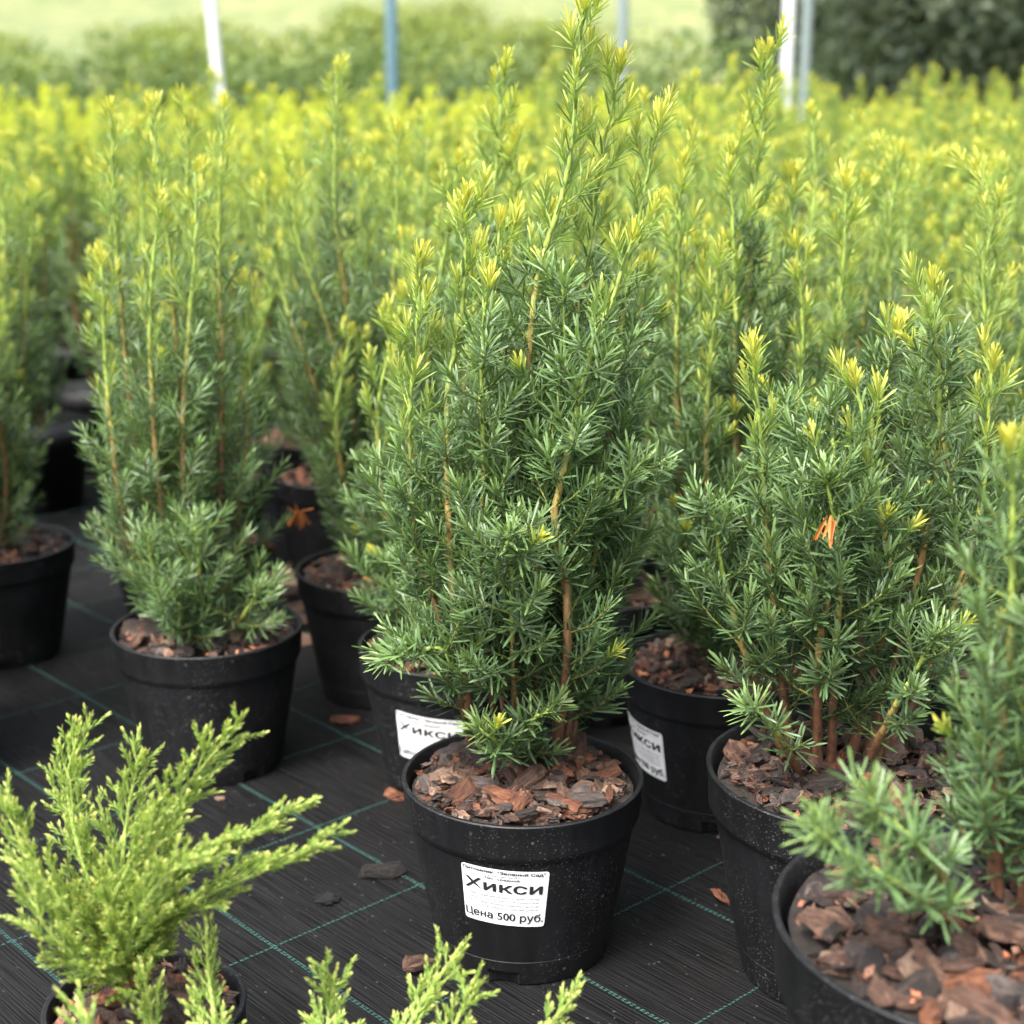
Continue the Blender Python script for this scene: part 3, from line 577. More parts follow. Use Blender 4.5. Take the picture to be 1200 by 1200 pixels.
STEMS = {
'M':[
   [(-0.031,0.06,0.168),(-0.058,-0.012,0.297),(-0.072,-0.002,0.437),(-0.076,0.018,0.571),(-0.061,0.028,0.679),(-0.056,0.028,0.77)],
   [(-0.051,0.06,0.168),(-0.072,0.008,0.317),(-0.104,0.018,0.431),(-0.11,0.018,0.554),(-0.102,0.018,0.639),(-0.094,0.018,0.717)],
   [(-0.004,0.06,0.168),(-0.008,0.018,0.359),(-0.006,0.028,0.464),(0.003,0.038,0.593),(0.016,0.048,0.701),(0.042,0.048,0.8),(0.054,0.048,0.952)],
   [(0.033,0.06,0.168),(0.043,-0.032,0.331),(0.041,-0.032,0.411),(0.03,-0.042,0.483),(0.042,-0.042,0.55),(0.062,-0.042,0.64),(0.082,-0.042,0.688),(0.099,-0.042,0.746)],
   [(0.036,0.06,0.168),(0.037,0.068,0.454),(0.052,0.078,0.586),(0.067,0.078,0.715),(0.083,0.078,0.823),(0.099,0.078,0.904)],
   [(0.046,0.06,0.168),(0.077,0.058,0.42),(0.093,0.078,0.586),(0.11,0.088,0.714),(0.132,0.098,0.847)],
   [(0.044,0.06,0.168),(0.071,0.038,0.407),(0.085,-0.012,0.484),(0.114,-0.022,0.525)],
   [(-0.011,0.06,0.168),(-0.047,0.118,0.44),(-0.038,0.138,0.62),(-0.024,0.138,0.739)],
   [(0.051,0.06,0.168),(0.082,0.138,0.473),(0.112,0.168,0.615),(0.126,0.168,0.697)],
   [(-0.006,0.06,0.168),(-0.011,-0.052,0.365),(-0.01,-0.082,0.444),(-0.009,-0.107,0.48)],
   [(0.005,0.06,0.168),(0.025,0.108,0.535),(0.024,0.118,0.685),(0.034,0.118,0.754)],
   [(-0.038,0.06,0.168),(-0.07,-0.032,0.327),(-0.103,-0.052,0.348),(-0.133,-0.072,0.346)],
   [(-0.022,0.06,0.168),(-0.04,-0.012,0.387),(-0.036,-0.012,0.509),(-0.039,-0.012,0.643),(-0.031,-0.012,0.7)],
   [(-0.0,0.06,0.168),(-0.028,-0.042,0.245),(-0.045,-0.052,0.267)],
   [(0.003,0.06,0.168),(0.01,-0.032,0.259),(0.031,-0.042,0.281)],
   [(0.018,0.06,0.168),(0.013,0.008,0.381),(0.022,-0.002,0.507),(0.038,-0.002,0.617),(0.034,-0.002,0.699)],
],
'R':[
   [(-0.056,0.038,0.198),(-0.094,-0.008,0.402),(-0.109,-0.008,0.52),(-0.126,-0.008,0.644)],
   [(-0.035,0.018,0.198),(-0.051,-0.038,0.36),(-0.038,-0.038,0.479),(-0.046,-0.008,0.594)],
   [(-0.022,0.024,0.198),(-0.04,-0.048,0.372),(-0.047,-0.058,0.46),(-0.067,-0.068,0.535)],
   [(-0.005,0.028,0.198),(0.016,-0.018,0.388),(-0.001,-0.028,0.492),(-0.02,-0.028,0.566),(-0.033,-0.028,0.616)],
   [(-0.059,0.049,0.198),(-0.115,0.002,0.337),(-0.138,0.002,0.416),(-0.152,0.002,0.493)],
   [(0.012,0.028,0.198),(0.058,0.032,0.433),(0.061,0.032,0.578),(0.044,0.032,0.701)],
   [(0.008,0.049,0.198),(0.016,0.092,0.369),(0.022,0.102,0.529),(0.034,0.102,0.646)],
   [(0.021,0.028,0.198),(0.076,0.012,0.342),(0.107,0.012,0.482),(0.109,0.012,0.623)],
   [(-0.028,0.049,0.198),(-0.05,0.072,0.376),(-0.052,0.092,0.505),(-0.064,0.092,0.575)],
   [(0.01,0.018,0.198),(0.025,-0.068,0.32),(0.054,-0.088,0.395)],
   [(-0.05,0.024,0.198),(-0.101,-0.058,0.29),(-0.128,-0.068,0.312)],
],
'BR':[
   [(-0.009,0.018,0.25),(-0.094,-0.069,0.34),(-0.133,-0.079,0.368),(-0.167,-0.084,0.393)],
   [(-0.007,0.024,0.25),(-0.08,-0.054,0.362),(-0.108,-0.054,0.387),(-0.118,-0.054,0.403)],
   [(0.009,0.037,0.25),(-0.012,-0.004,0.403),(-0.01,0.006,0.529),(-0.022,0.006,0.64)],
   [(0.023,0.037,0.25),(0.012,-0.024,0.445),(0.015,-0.024,0.599)],
   [(0.003,0.037,0.25),(0.001,0.046,0.346),(-0.001,0.046,0.415),(-0.001,0.046,0.49)],
],
'L':[
   [(-0.027,0.028,0.168),(-0.027,-0.003,0.371),(-0.025,0.007,0.535),(-0.03,0.007,0.727),(-0.042,0.007,0.855)],
   [(-0.015,0.028,0.168),(-0.016,-0.023,0.398),(0.001,-0.033,0.574),(0.015,-0.033,0.679),(0.024,-0.033,0.776)],
   [(0.002,0.028,0.168),(0.027,0.027,0.454),(0.033,0.037,0.672),(0.047,0.037,0.86)],
   [(-0.041,0.011,0.168),(-0.046,-0.033,0.401),(-0.046,-0.033,0.574),(-0.035,-0.033,0.679),(-0.021,-0.033,0.74)],
   [(-0.001,0.045,0.168),(0.037,0.067,0.329),(0.052,0.087,0.499),(0.053,0.087,0.634)],
   [(-0.038,0.028,0.168),(-0.092,0.067,0.376),(-0.103,0.067,0.559),(-0.103,0.067,0.733),(-0.098,0.067,0.849)],
   [(-0.05,0.028,0.168),(-0.093,-0.013,0.328),(-0.11,-0.013,0.484),(-0.108,-0.013,0.677)],
   [(-0.003,-0.006,0.168),(0.011,-0.083,0.281),(0.012,-0.103,0.364)],
   [(-0.015,-0.006,0.168),(-0.037,-0.083,0.269),(-0.047,-0.093,0.339)],
   [(0.014,-0.006,0.168),(0.061,-0.073,0.232),(0.081,-0.083,0.269)],
   [(-0.031,-0.006,0.168),(-0.01,-0.093,0.239),(-0.015,-0.113,0.279)],
   [(-0.03,0.045,0.168),(-0.045,0.147,0.488),(-0.033,0.147,0.717),(-0.021,0.147,0.837)],
],
'RM':[
   [(0.011,0.031,0.168),(0.01,-0.001,0.383),(0.002,0.009,0.568),(-0.005,0.009,0.688),(-0.011,0.009,0.806)],
   [(0.018,0.046,0.168),(0.023,0.029,0.418),(0.027,0.039,0.604),(0.031,0.039,0.764),(0.04,0.039,0.916)],
   [(0.002,0.046,0.168),(-0.052,-0.001,0.383),(-0.065,0.009,0.537),(-0.067,0.009,0.668),(-0.066,0.009,0.79)],
   [(0.011,0.031,0.168),(-0.028,-0.061,0.378),(-0.038,-0.061,0.52),(-0.027,-0.061,0.69)],
   [(0.029,0.046,0.168),(0.071,-0.001,0.383),(0.083,-0.001,0.57),(0.072,-0.001,0.699)],
   [(0.035,0.046,0.168),(0.119,0.039,0.415),(0.134,0.059,0.601),(0.13,0.059,0.768)],
   [(0.009,0.06,0.168),(-0.014,0.079,0.471),(-0.028,0.089,0.618),(-0.036,0.089,0.7)],
   [(-0.005,0.031,0.168),(-0.042,-0.071,0.308),(-0.06,-0.081,0.384)],
   [(0.043,0.031,0.168),(0.045,-0.051,0.344),(0.028,-0.061,0.46)],
   [(0.046,0.046,0.168),(0.077,0.059,0.475),(0.084,0.079,0.63),(0.077,0.079,0.782)],
],
'BL':[
   [(-0.011,0.024,0.168),(-0.034,-0.01,0.367),(-0.053,-0.01,0.496),(-0.059,-0.01,0.637)],
   [(-0.006,0.041,0.168),(0.006,0.07,0.458),(0.046,0.08,0.727),(0.063,0.08,0.9)],
   [(-0.017,0.041,0.168),(-0.084,0.01,0.339),(-0.097,0.01,0.471),(-0.079,0.01,0.598)],
   [(0.011,0.041,0.168),(0.05,0.05,0.462),(0.072,0.06,0.676),(0.072,0.06,0.81)],
   [(0.005,0.024,0.168),(0.072,-0.01,0.367),(0.113,-0.01,0.581)],
   [(-0.022,0.024,0.168),(-0.066,-0.04,0.242),(-0.08,-0.05,0.312)],
   [(-0.012,0.041,0.168),(-0.039,0.11,0.473),(-0.026,0.11,0.617),(0.003,0.11,0.787)],
],
'MB':[
   [(-0.01,0.031,0.168),(-0.026,-0.019,0.383),(-0.059,-0.019,0.531),(-0.102,-0.019,0.674),(-0.112,-0.019,0.784)],
   [(-0.006,0.052,0.168),(-0.028,0.021,0.462),(-0.052,0.021,0.706),(-0.045,0.021,0.901)],
   [(-0.019,0.052,0.168),(-0.077,-0.039,0.437),(-0.131,-0.039,0.617),(-0.151,-0.039,0.751)],
   [(0.007,0.052,0.168),(0.016,0.011,0.464),(0.029,0.011,0.672),(0.037,0.011,0.824)],
   [(0.015,0.031,0.168),(0.05,-0.059,0.392),(0.047,-0.059,0.537),(0.043,-0.059,0.678)],
   [(0.004,0.009,0.168),(0.014,-0.099,0.253),(0.023,-0.119,0.302)],
   [(-0.017,0.031,0.168),(-0.04,-0.069,0.344),(-0.043,-0.079,0.445),(-0.022,-0.079,0.552)],
   [(-0.006,0.06,0.168),(-0.02,0.091,0.514),(-0.016,0.091,0.689),(-0.012,0.091,0.762)],
],
'J':[
   [(-0.016,0.048,0.108),(0.002,-0.021,0.218),(0.035,-0.031,0.314),(0.068,-0.031,0.362),(0.097,-0.031,0.394)],
   [(-0.014,0.048,0.108),(0.011,-0.041,0.222),(0.058,-0.051,0.287),(0.11,-0.051,0.315),(0.15,-0.051,0.338)],
   [(-0.012,0.048,0.108),(0.022,-0.041,0.222),(0.069,-0.061,0.263),(0.125,-0.071,0.294),(0.169,-0.071,0.321)],
   [(-0.016,0.048,0.108),(-0.014,0.009,0.233),(-0.008,0.019,0.298),(0.006,0.019,0.351)],
   [(-0.019,0.044,0.108),(-0.036,-0.001,0.23),(-0.057,0.019,0.313),(-0.042,0.019,0.374)],
   [(-0.019,0.044,0.108),(-0.036,-0.031,0.216),(-0.076,-0.041,0.29),(-0.085,-0.041,0.341)],
   [(-0.018,0.041,0.108),(-0.023,-0.081,0.215),(-0.047,-0.101,0.263),(-0.05,-0.101,0.313)],
   [(-0.014,0.041,0.108),(0.011,-0.081,0.23),(0.043,-0.091,0.294),(0.085,-0.101,0.317)],
   [(-0.017,0.041,0.108),(-0.009,-0.051,0.235),(0.017,-0.061,0.3),(0.049,-0.061,0.34)],
],
'J2':[
   [(-0.002,0.012,0.108),(-0.073,0.09,0.142),(-0.108,0.18,0.177),(-0.112,0.19,0.241)],
   [(-0.002,0.012,0.108),(-0.003,0.09,0.142),(-0.015,0.17,0.161),(-0.007,0.17,0.212)],
   [(0.007,0.012,0.108),(0.028,0.09,0.135),(0.048,0.18,0.154),(0.088,0.19,0.217)],
   [(0.01,0.012,0.108),(0.048,0.08,0.142),(0.073,0.16,0.138),(0.101,0.17,0.202)],
   [(0.016,0.012,0.108),(0.08,0.06,0.142),(0.13,0.15,0.137),(0.179,0.15,0.201)],
   [(-0.005,0.012,0.108),(-0.081,0.06,0.142),(-0.143,0.15,0.145),(-0.156,0.16,0.216)],
   [(-0.007,0.008,0.108),(-0.081,0.0,0.159),(-0.136,0.0,0.207),(-0.184,0.08,0.24)],
   [(0.017,0.008,0.108),(0.083,0.0,0.153),(0.142,0.0,0.186)],
],
}

# ---------------------------------------------------------------- the yews standing near (stem courses in metres from each pot's foot)
def S(pts, **kw): return dict(pts=pts, **kw)
NEAR = [  # name key, foot, pot, chips, label, seed
    ('M', (.011, 1.507), P25, 260, 'tall multi-stemmed yew with yellow tips in black pot with full price sticker facing front', 11),
    ('R', (.345, 1.458), P30, 200, 'yew with drooping tuft of dead orange needles in broad black pot beside stickered one', 12),
    ('BR', (.365, 1.054), P34, 290, 'sparse yew with low branch over the rim of the largest black pot', 13),
    ('BL', (-.072, 1.91), P25, 150, 'yew in stickered black pot half hidden behind the fully stickered pot', 14),
    ('RM', (.258, 1.841), P25, 200, 'yew in black pot whose price sticker wraps round its side', 15),
    ('L', (-.402, 1.973), P25, 220, 'bushy yew with dense low shoots in unstickered pot behind the golden juniper', 16),
    ('MB', (-.195, 2.239), P25, 120, 'yew with red-brown dead needles low down, orange chip on its mulch', 17)]
KW = {'M': dict(lead=.2, lat=.085, bare=.13), 'R': dict(lead=.12, lat=.085, bare=.07, thin=.14), 'BR': dict(lead=.03, lat=.06, bare=.05), 'BL': dict(lead=.17), 'RM': dict(lead=.2), 'L': dict(lead=.2), 'MB': dict(lead=.18)}
OVER = {('M', 2): dict(lead=.26), ('M', 4): dict(lead=.20), ('M', 5): dict(lead=.17), ('M', 3): dict(lead=.10), ('M', 6): dict(lead=0), ('M', 9): dict(lead=0), ('M', 11): dict(lead=0, lat=.06, bare=.17), ('M', 13): dict(lead=0, lat=.036, bare=.03), ('M', 14): dict(lead=0, lat=.036, bare=.03),
        ('M', 15): dict(lead=0), ('M', 12): dict(lead=.05), ('M', 8): dict(lead=.06), ('M', 10): dict(lead=.06), ('R', 1): dict(lead=0), ('R', 8): dict(lead=0), ('R', 6): dict(lead=.03), ('R', 5): dict(lead=.06), ('R', 2): dict(lead=0), ('R', 4): dict(lead=.0), ('R', 9): dict(lead=0), ('R', 10): dict(lead=0, lat=.05),
        ('BR', 0): dict(lead=0, bare=.11, lat=.042), ('BR', 1): dict(lead=.0, bare=.10, lat=.04), ('L', 7): dict(lead=0), ('L', 8): dict(lead=0), ('L', 9): dict(lead=0), ('L', 10): dict(lead=0), ('RM', 7): dict(lead=0), ('RM', 8): dict(lead=0), ('BL', 5): dict(lead=0), ('MB', 5): dict(lead=0)}
ROOT = {}
GRP_NEAR = 'potted yews standing near'
def dead_tuft(root, base, down, n, seed, L=.026, spread=.35):
    rs = np.random.default_rng(seed); nd = Needles(); p = np.repeat(np.array([base]), n, 0) + rs.normal(0, .0025, (n, 3))
    d = np.array([down]) + rs.normal(0, spread, (n, 3)); nd.add(p, d, rs.normal(0, 1, (n, 3)), L * rs.uniform(.7, 1.15, n), .0026, np.array([.42, .13, .025]) * rs.uniform(.7, 1.25, (n, 1)), rs.normal(0, .15, n))
    o = obj('dead_needles', nd.mesh('dead_needles', M_NEW, True), root, 'stuff'); o['label'] = 'tuft of dead orange needles'
for k in range(16):
    if k not in (0, 2, 3, 9, 11, 13, 14): OVER.setdefault(('M', k), {})['bare'] = .05 if k in (4, 5, 6, 8) else .09
    if k in (0, 2, 3): OVER.setdefault(('M', k), {})['thin'] = .24
    OVER.setdefault(('M', k), {}).setdefault('r0', .0046 if k in (0, 2, 3) else .0024)
for key, (x, y), spec, nch, label, seed in NEAR:
    root = empty('potted_yew', (x, y, 0), label, 'potted plant', GRP_NEAR); ROOT[key] = root
    pot_parts(root, spec, nch, seed, wts=(26, 34, 20, 11, 9) if key in ('M', 'RM') else (40, 30, 12, 9, 9), big=1.12 if key == 'BR' else 1.0)
    yew_parts(root, [S(p, **OVER.get((key, k), {})) for k, p in enumerate(STEMS[key])], seed, hi=key in ('M', 'R', 'BR', 'BL', 'RM'), **KW[key])
sticker(ROOT['M'], P25, R(-10), .109, R(-2.5))
sticker(ROOT['BL'], P25, R(-17), .100, R(-4))
sticker(ROOT['RM'], P25, R(-66), .096, R(0))
sticker(ROOT['BR'], P34, R(-20), .130, R(0))
dead_tuft(ROOT['R'], (-.062, -.108, .510), (.05, -.2, -1), 9, 5)
dead_tuft(ROOT['MB'], (-.105, -.09, .30), (0, -.4, -.6), 26, 6, .024, .6)
# other whole yews: rows behind, built from three prototypes
PROTO = []
for q in range(3):
    rs = np.random.default_rng(100 + q)
    root = empty('potted_yew', (0, 0, 0), '', 'potted plant'); pot_parts(root, P25, 34, 60 + q)
    yew_parts(root, random_stems(rs, 10, .68, .93), 200 + q, hi=False, lead=.2, dens=.85, yellow=.05); PROTO.append(root)
LBL = {(-.520, 2.436): 'yew whose pot rim shows just behind the bushy unstickered yew',
       (-.327, 2.873): 'yew in black pot across the brown litter, behind the orange-chip pot',
       (-.424, 3.176): 'blurred yew in pot behind the pot across the brown litter',
       (-.574, 2.839): 'blurred yew in pot with a pale rim beside the brown litter',
       (.130, 2.172): 'yew in shaded pot between the main yew and the side-stickered pot',
       (.62, 1.86): 'tall yew directly behind the yew with the dead orange tuft'}
used = [(x, y) for _, (x, y), *_ in NEAR]
first = [True] * 3
def put_mid(x, y, label, group, q, rz, sc=1.0):
    o = PROTO[q] if first[q] else copy_tree(PROTO[q]); first[q] = False
    o.location = (x, y, 0); o.rotation_euler.z = rz; o['label'] = label; o['group'] = group; o.scale = (1, 1, sc)
    used.append((x, y))
for k, ((x, y), lb) in enumerate(LBL.items()): put_mid(x, y, lb, 'potted yews in the middle rows', k % 3, rnd.uniform(0, 6.28), rnd.uniform(.95, 1.03))
extra = [(-.80, 1.95), (-.82, 2.40), (-1.0, 2.15), (.45, 2.22), (.72, 2.20), (.97, 2.0), (.86, 1.62), (.30, 2.52), (.02, 2.56), (-.12, 2.75), (.58, 2.56), (.86, 2.58), (.14, 2.90), (.43, 2.92)]
for k, (x, y) in enumerate(extra): put_mid(x, y, 'potted yew with yellow tips in the middle rows behind the stickered pots', 'potted yews in the middle rows', (k + 1) % 3, rnd.uniform(0, 6.28), rnd.uniform(.93, 1.02))
# far rows: one mesh each
def far_mesh(seed, yellow, h0, h1, nstem, golden=False):
    rs = np.random.default_rng(seed); nd = Needles(); ng = Needles(); Vs, Ts, Cs, Ms = [], [], [], []; n = 0
    tubes = Tubes()
    for st in random_stems(rs, nstem, h0, h1, .12):
        tb, a, b = yew_stem(st, rs, lead=.22, dens=.5, yellow=yellow, nl=.03, nw=.0042)
        tubes.V += tb.V; tubes.C += tb.C; tubes.T += [t + tubes.n for t in tb.T]; tubes.n += tb.n
        nd.parts += a.parts; ng.parts += b.parts
    pot = Tubes(); zz = np.array([0, .001, .15, .152, .19, .192, .17]); pot.add(np.stack([zz * 0, zz * 0, zz + np.arange(7) * 1e-5], 1), np.array([.02, .09, .117, .122, .125, .120, .118]), np.array([.014, .014, .016]), 20)
    for (V, T, C), mi in ((tubes.arrays(), 0), (nd.arrays(False), 1), (ng.arrays(False), 2), (pot.arrays(), 3)):
        if golden and mi in (1, 2): C = mixc(C, np.array([.50, .54, .06]), np.clip((V[:, 2] - .50) / .28, 0, .9))   # golden cultivar: yellow new shoots
        Vs.append(V); Ts.append(T + n); Cs.append(C); Ms += [mi] * len(T); n += len(V)
    # earth in the pot
    a = np.arange(20) * 2 * math.pi / 20; V = np.vstack([[0, 0, .168], np.stack([.117 * np.cos(a), .117 * np.sin(a), np.full(20, .166)], 1)])
    T = np.array([(0, 1 + k, 1 + (k + 1) % 20) for k in range(20)]); Vs.append(V); Ts.append(T + n); Cs.append(np.full((21, 3), .05)); Ms += [4] * 20
    return raw_mesh('potted_yew', np.concatenate(Vs), np.concatenate(Ts), [M_STEM, M_NEEDLE, M_NEW, M_POT, M_SOIL], np.concatenate(Cs), mat_idx=Ms)
FAR = [far_mesh(300 + q, .14, .70, .92, 9) for q in range(3)]
GOLDEN = [far_mesh(320 + q, 1.0, .66, .90, 12, True) for q in range(2)]
yy = 2.95; row = 0; nfar = 0
while yy < 9.6:
    hw = .345 * yy + .45; sp = .37 if yy < 5 else .40
    x = -hw + (row % 2) * sp / 2
    while x < hw:
        px, py = x + rnd.uniform(-.05, .05), yy + rnd.uniform(-.05, .05); x += sp
        if min((px - a) ** 2 + (py - b) ** 2 for a, b in used) < .255 ** 2: continue
        if abs(px + .155 * py) < .17 and py < 4.6: continue
        gold = py > 5.6 and px < .16 * py
        o = obj('potted_shrub' if gold else 'potted_yew', rnd.choice(GOLDEN if gold else FAR)); o.location = (px, py, 0); o.rotation_euler.z = rnd.uniform(0, 6.28)
        s = rnd.uniform(.92, 1.05); o.scale = (1, 1, s); nfar += 1
        if gold: tag(o, 'golden yellow-tipped shrub in the bright blurred band before the posts', 'potted plant', 'golden shrubs in the far rows')
        else: tag(o, 'blurred potted yew with yellow tips in the far rows of the field', 'potted plant', 'potted yews in the far rows')
    yy += .36 if yy < 5 else .44; row += 1
for px, py in ((-.66, 4.30), (-.78, 4.75)):
    o = obj('potted_shrub', GOLDEN[0]); o.location = (px, py, 0); tag(o, 'blurred golden shrub seen through the gap above the brown litter', 'potted plant', 'golden shrubs in the gap')
print('far plants', nfar)

# ---------------------------------------------------------------- golden junipers in front
J_IN = np.array([.13, .23, .05]); J_MID = np.array([.27, .36, .072]); J_TIP = np.array([.54, .55, .19])
def juniper_branch(pts, rs, wide=1.0):
    path = Path(pts, 50); L = path.L; tb = Tubes(); nd = Needles(); sc = path.S / L
    tb.add(path.P, .0028 * (1 - sc) ** .8 + .0007, mixc(np.array([.20, .10, .045]), J_MID * .8, np.clip((sc - .25) / .3, 0, 1)), 6)
    def leaves(p, s0, s1, dens, size, tipc):
        def col(q, k): return mixc(mixc(J_IN, J_MID, np.clip(.35 + .6 * q + rs.normal(0, .2, k), 0, 1)), J_TIP, np.clip((q - .55) * 1.8 * tipc + rs.normal(0, .1, k), 0, 1)) * rs.uniform(.85, 1.15, (k, 1))
        shoot(nd, p, s0, s1, dens, rs, size, .0017, col, 25, 9, 0., 0.)
    wid = nrm(np.cross(path.T.mean(0), np.array([0, .35, 1.])))
    s = L * .22; i = 0
    while s < L - .01:
        u = s / L; p, t = path.at(s); side = 1 if i % 2 else -1; i += 1
        rad = nrm(wid * side + rs.normal(0, .38, 3)); ln = (.062 * (1 - u) ** .85 + .016) * wide * rs.uniform(.75, 1.15) * min(1, .45 + u * 1.6)
        e0 = math.radians(rs.uniform(26, 40)); d0 = nrm(t * math.cos(e0) + rad * math.sin(e0)); d1 = nrm(d0 + t * .7 + np.array([0, 0, .12]))
        lp = Path([p, p + d0 * ln * .4, p + d0 * ln * .4 + d1 * ln * .6], 10); tb.add(lp.P, np.linspace(.0011, .0006, 10), J_MID * .7, 4)
        leaves(lp, .004, lp.L + .001, 900, .0082, .9)
        q = .008; j = 0
        while q < lp.L - .004:
            pp, tt = lp.at(q); sd = 1 if j % 2 else -1; j += 1
            r2 = nrm(np.cross(tt, np.cross(wid, tt)) * 0 + nrm(np.cross(tt, nrm(np.cross(wid, t)))) * sd + rs.normal(0, .45, 3)); e1 = math.radians(rs.uniform(22, 36))
            d2 = nrm(tt * math.cos(e1) + r2 * math.sin(e1)); l2 = rs.uniform(.012, .028) * (1.1 - .55 * q / lp.L)
            p2 = Path([pp, pp + d2 * l2 * .5, pp + d2 * l2 * .5 + nrm(d2 + tt * .4) * l2 * .5], 6)
            leaves(p2, .001, p2.L + .001, 1050, .0076, 1.0); q += rs.uniform(.0055, .0095)
        s += rs.uniform(.006, .011) * (1.15 - .4 * u)
    leaves(path, L * .45, L + .001, 1100, .0085, 1.25)
    return tb, nd
def juniper(key, loc, label, seed, nch, wide=1.0):
    root = empty('potted_juniper', (*loc, 0), label, 'potted plant', 'golden junipers in small pots'); rs = np.random.default_rng(seed)
    pot_parts(root, P17, nch, seed, wts=(30, 30, 22, 9, 9), big=1.05)
    for pts in STEMS[key]:
        tb, nd = juniper_branch(pts, rs, wide); b = obj('branch', tb.mesh('branch', M_STEM), root)
        obj('foliage', nd.mesh('foliage', M_JUN, False), b, 'stuff')
juniper('J', (-.31, 1.181), 'golden juniper with feathery sprays leaning out over the bare ground cloth', 41, 90, 1.0)
juniper('J2', (-.13, .93), 'golden juniper whose spray tips rise before the stickered pot', 42, 60, .8)

# ---------------------------------------------------------------- litter on the fabric
def litter(name, ci, var, loc, L, rot, label, sy=1.0, sz=1.0):
    me = CHIPS[ci][var]; o = obj(name, me); o.scale = (L, L * sy, L * sz); o.rotation_euler = rot
    zmin = min((o.rotation_euler.to_matrix() @ Vector((v.co.x * L, v.co.y * L * sy, v.co.z * L * sz))).z for v in me.vertices)
    o.location = (loc[0], loc[1], .0005 - zmin); tag(o, label, 'bark chip', 'bark chips lying on the ground cloth'); return o
M_BLACKBARK = bark_mat('bark_black', (.004, .003, .003), (.014, .010, .008), (.05, .035, .028)); CHIPS[5] = [m.copy() for m in CHIPS[0]]
for m in CHIPS[5]: m.materials[0] = M_BLACKBARK
litter('bark_chip', 5, 2, (-.147, 1.645), .064, (.05, 0, R(8)), 'long dark bark sliver lying on the cloth beside the stickered pot', .62, 1.2)
litter('bark_chip', 2, 1, (-.150, 1.850), .030, (.1, .1, R(-20)), 'small red-brown bark chip on the cloth against the half hidden pot', 1.2, 1.4)
litter('bark_chip', 1, 3, (-.096, 1.442), .042, (.25, .15, R(35)), 'brown knot of bark on the cloth behind the juniper tips', 1.1, 1.25)
litter('bark_chip', 2, 4, (.232, 1.586), .028, (.1, .5, R(-40)), 'reddish bark chip against the broad pot of the dead-tufted yew', 1.0, 1.0)
litter('bark_chip', 3, 2, (-.372, 1.850), .016, (.0, .1, R(10)), 'tiny tan bark crumb at the foot of the bushy yew pot', 1.0, 1.0)
litter('bark_chip', 2, 5, (-.238, 2.10), .044, (.0, .1, R(10)), 'red bark chip in shade at the foot of the orange-chip pot', 1.0, 1.0)
litter('wood_sliver', 3, 4, (.262, 1.735), .040, (.0, .05, R(-12)), 'pale thin wood sliver on the cloth by the side-stickered pot', .35, .6)
for k in range(26):
    a, b = rnd.uniform(-.455, -.345), rnd.uniform(2.44, 2.98)
    litter('bark_chip', rnd.choice((1, 1, 2, 3, 4)), rnd.randrange(7), (a - .12 * (b - 2.5), b), rnd.uniform(.04, .095), (rnd.gauss(0, .1), rnd.gauss(0, .1), rnd.uniform(0, 6.28)), 'bark slab in the brown litter lying in the gap between the pots', rnd.uniform(.8, 1.2), .7)
# scrap of black film: a crumpled flake
r = random.Random(3); V = []; F = []
for j in range(5):
    for i in range(5):
        V.append(((i - 2) * .0068 + r.uniform(-.002, .002), (j - 2) * .0055 + r.uniform(-.002, .002), .0012 + abs(r.gauss(0, .004)) * (1 if 0 < i < 4 else .4)))
for j in range(4):
    for i in range(4):
        if (i, j) in ((0, 0), (3, 0)): continue
        a = j * 5 + i; F += [(a, a + 1, a + 6), (a, a + 6, a + 5)]
o = obj('film_scrap', poly_mesh('film_scrap', V, F, plain('black_film', (.004, .004, .0045), .75, .15))); o.location = (-.207, 1.588, 0); tag(o, 'crumpled black plastic scrap on the cloth near the long bark sliver', 'scrap')

# orange chip lying on the mulch of the pot behind
c = [ch for ch in ROOT['MB'].children if ch.name.startswith('mulch')][0]
M_ORANGE = bark_mat('bark_orange', (.30, .12, .03), (.55, .26, .07), (.62, .36, .12)); me = chip_mesh(77); me.materials.append(M_ORANGE)
oc = obj('bark_chip', me, c); oc.scale = (.04, .026, .03); oc.location = (.0, -.085, .024); oc.rotation_euler = (.25, .1, .1); oc['label'] = 'orange bark chip'

# ---------------------------------------------------------------- posts, shrubs and trees behind the field
def post(x, y, h, rad, m, label, lean=(0, 0)):
    root = empty('support_post', (x, y, 0), label, 'post', 'posts beyond the field'); root.rotation_euler = (lean[0], lean[1], 0)
    t = Tubes(); z = np.array([0, h - .01, h]); t.add(np.stack([z * 0, z * 0, z], 1), np.array([rad, rad, rad * .8]), np.array([1., 1, 1]), 14); V, T, C = t.arrays()
    obj('pole', raw_mesh('pole', V, T, m), root)
    t = Tubes(); z = np.array([h - .012, h, h + .02]); t.add(np.stack([z * 0, z * 0, z], 1), np.array([rad * 1.12, rad * 1.1, .002]), np.array([1., 1, 1]), 14); V, T, C = t.arrays(); obj('cap', raw_mesh('cap', V, T, m), root)
    t = Tubes(); z = np.array([-.03, .10, .12]); t.add(np.stack([z * 0, z * 0, z], 1), np.array([rad * 2.6, rad * 2.4, rad * .9]), np.array([1., 1, 1]), 14); V, T, C = t.arrays(); obj('footing', raw_mesh('footing', V, T, M_CONC), root)
M_CONC = plain('concrete', (.35, .34, .32), .9); M_WHITE = plain('white_paint', (.36, .38, .38), .6); M_BLUE = plain('blue_paint', (.045, .095, .12), .6); M_GREY = plain('grey_blue_paint', (.11, .14, .135), .6)
post(-1.235, 7.15, 2.6, .026, M_WHITE, 'white post leaning slightly beyond the bushy yew', (0, R(-3)))
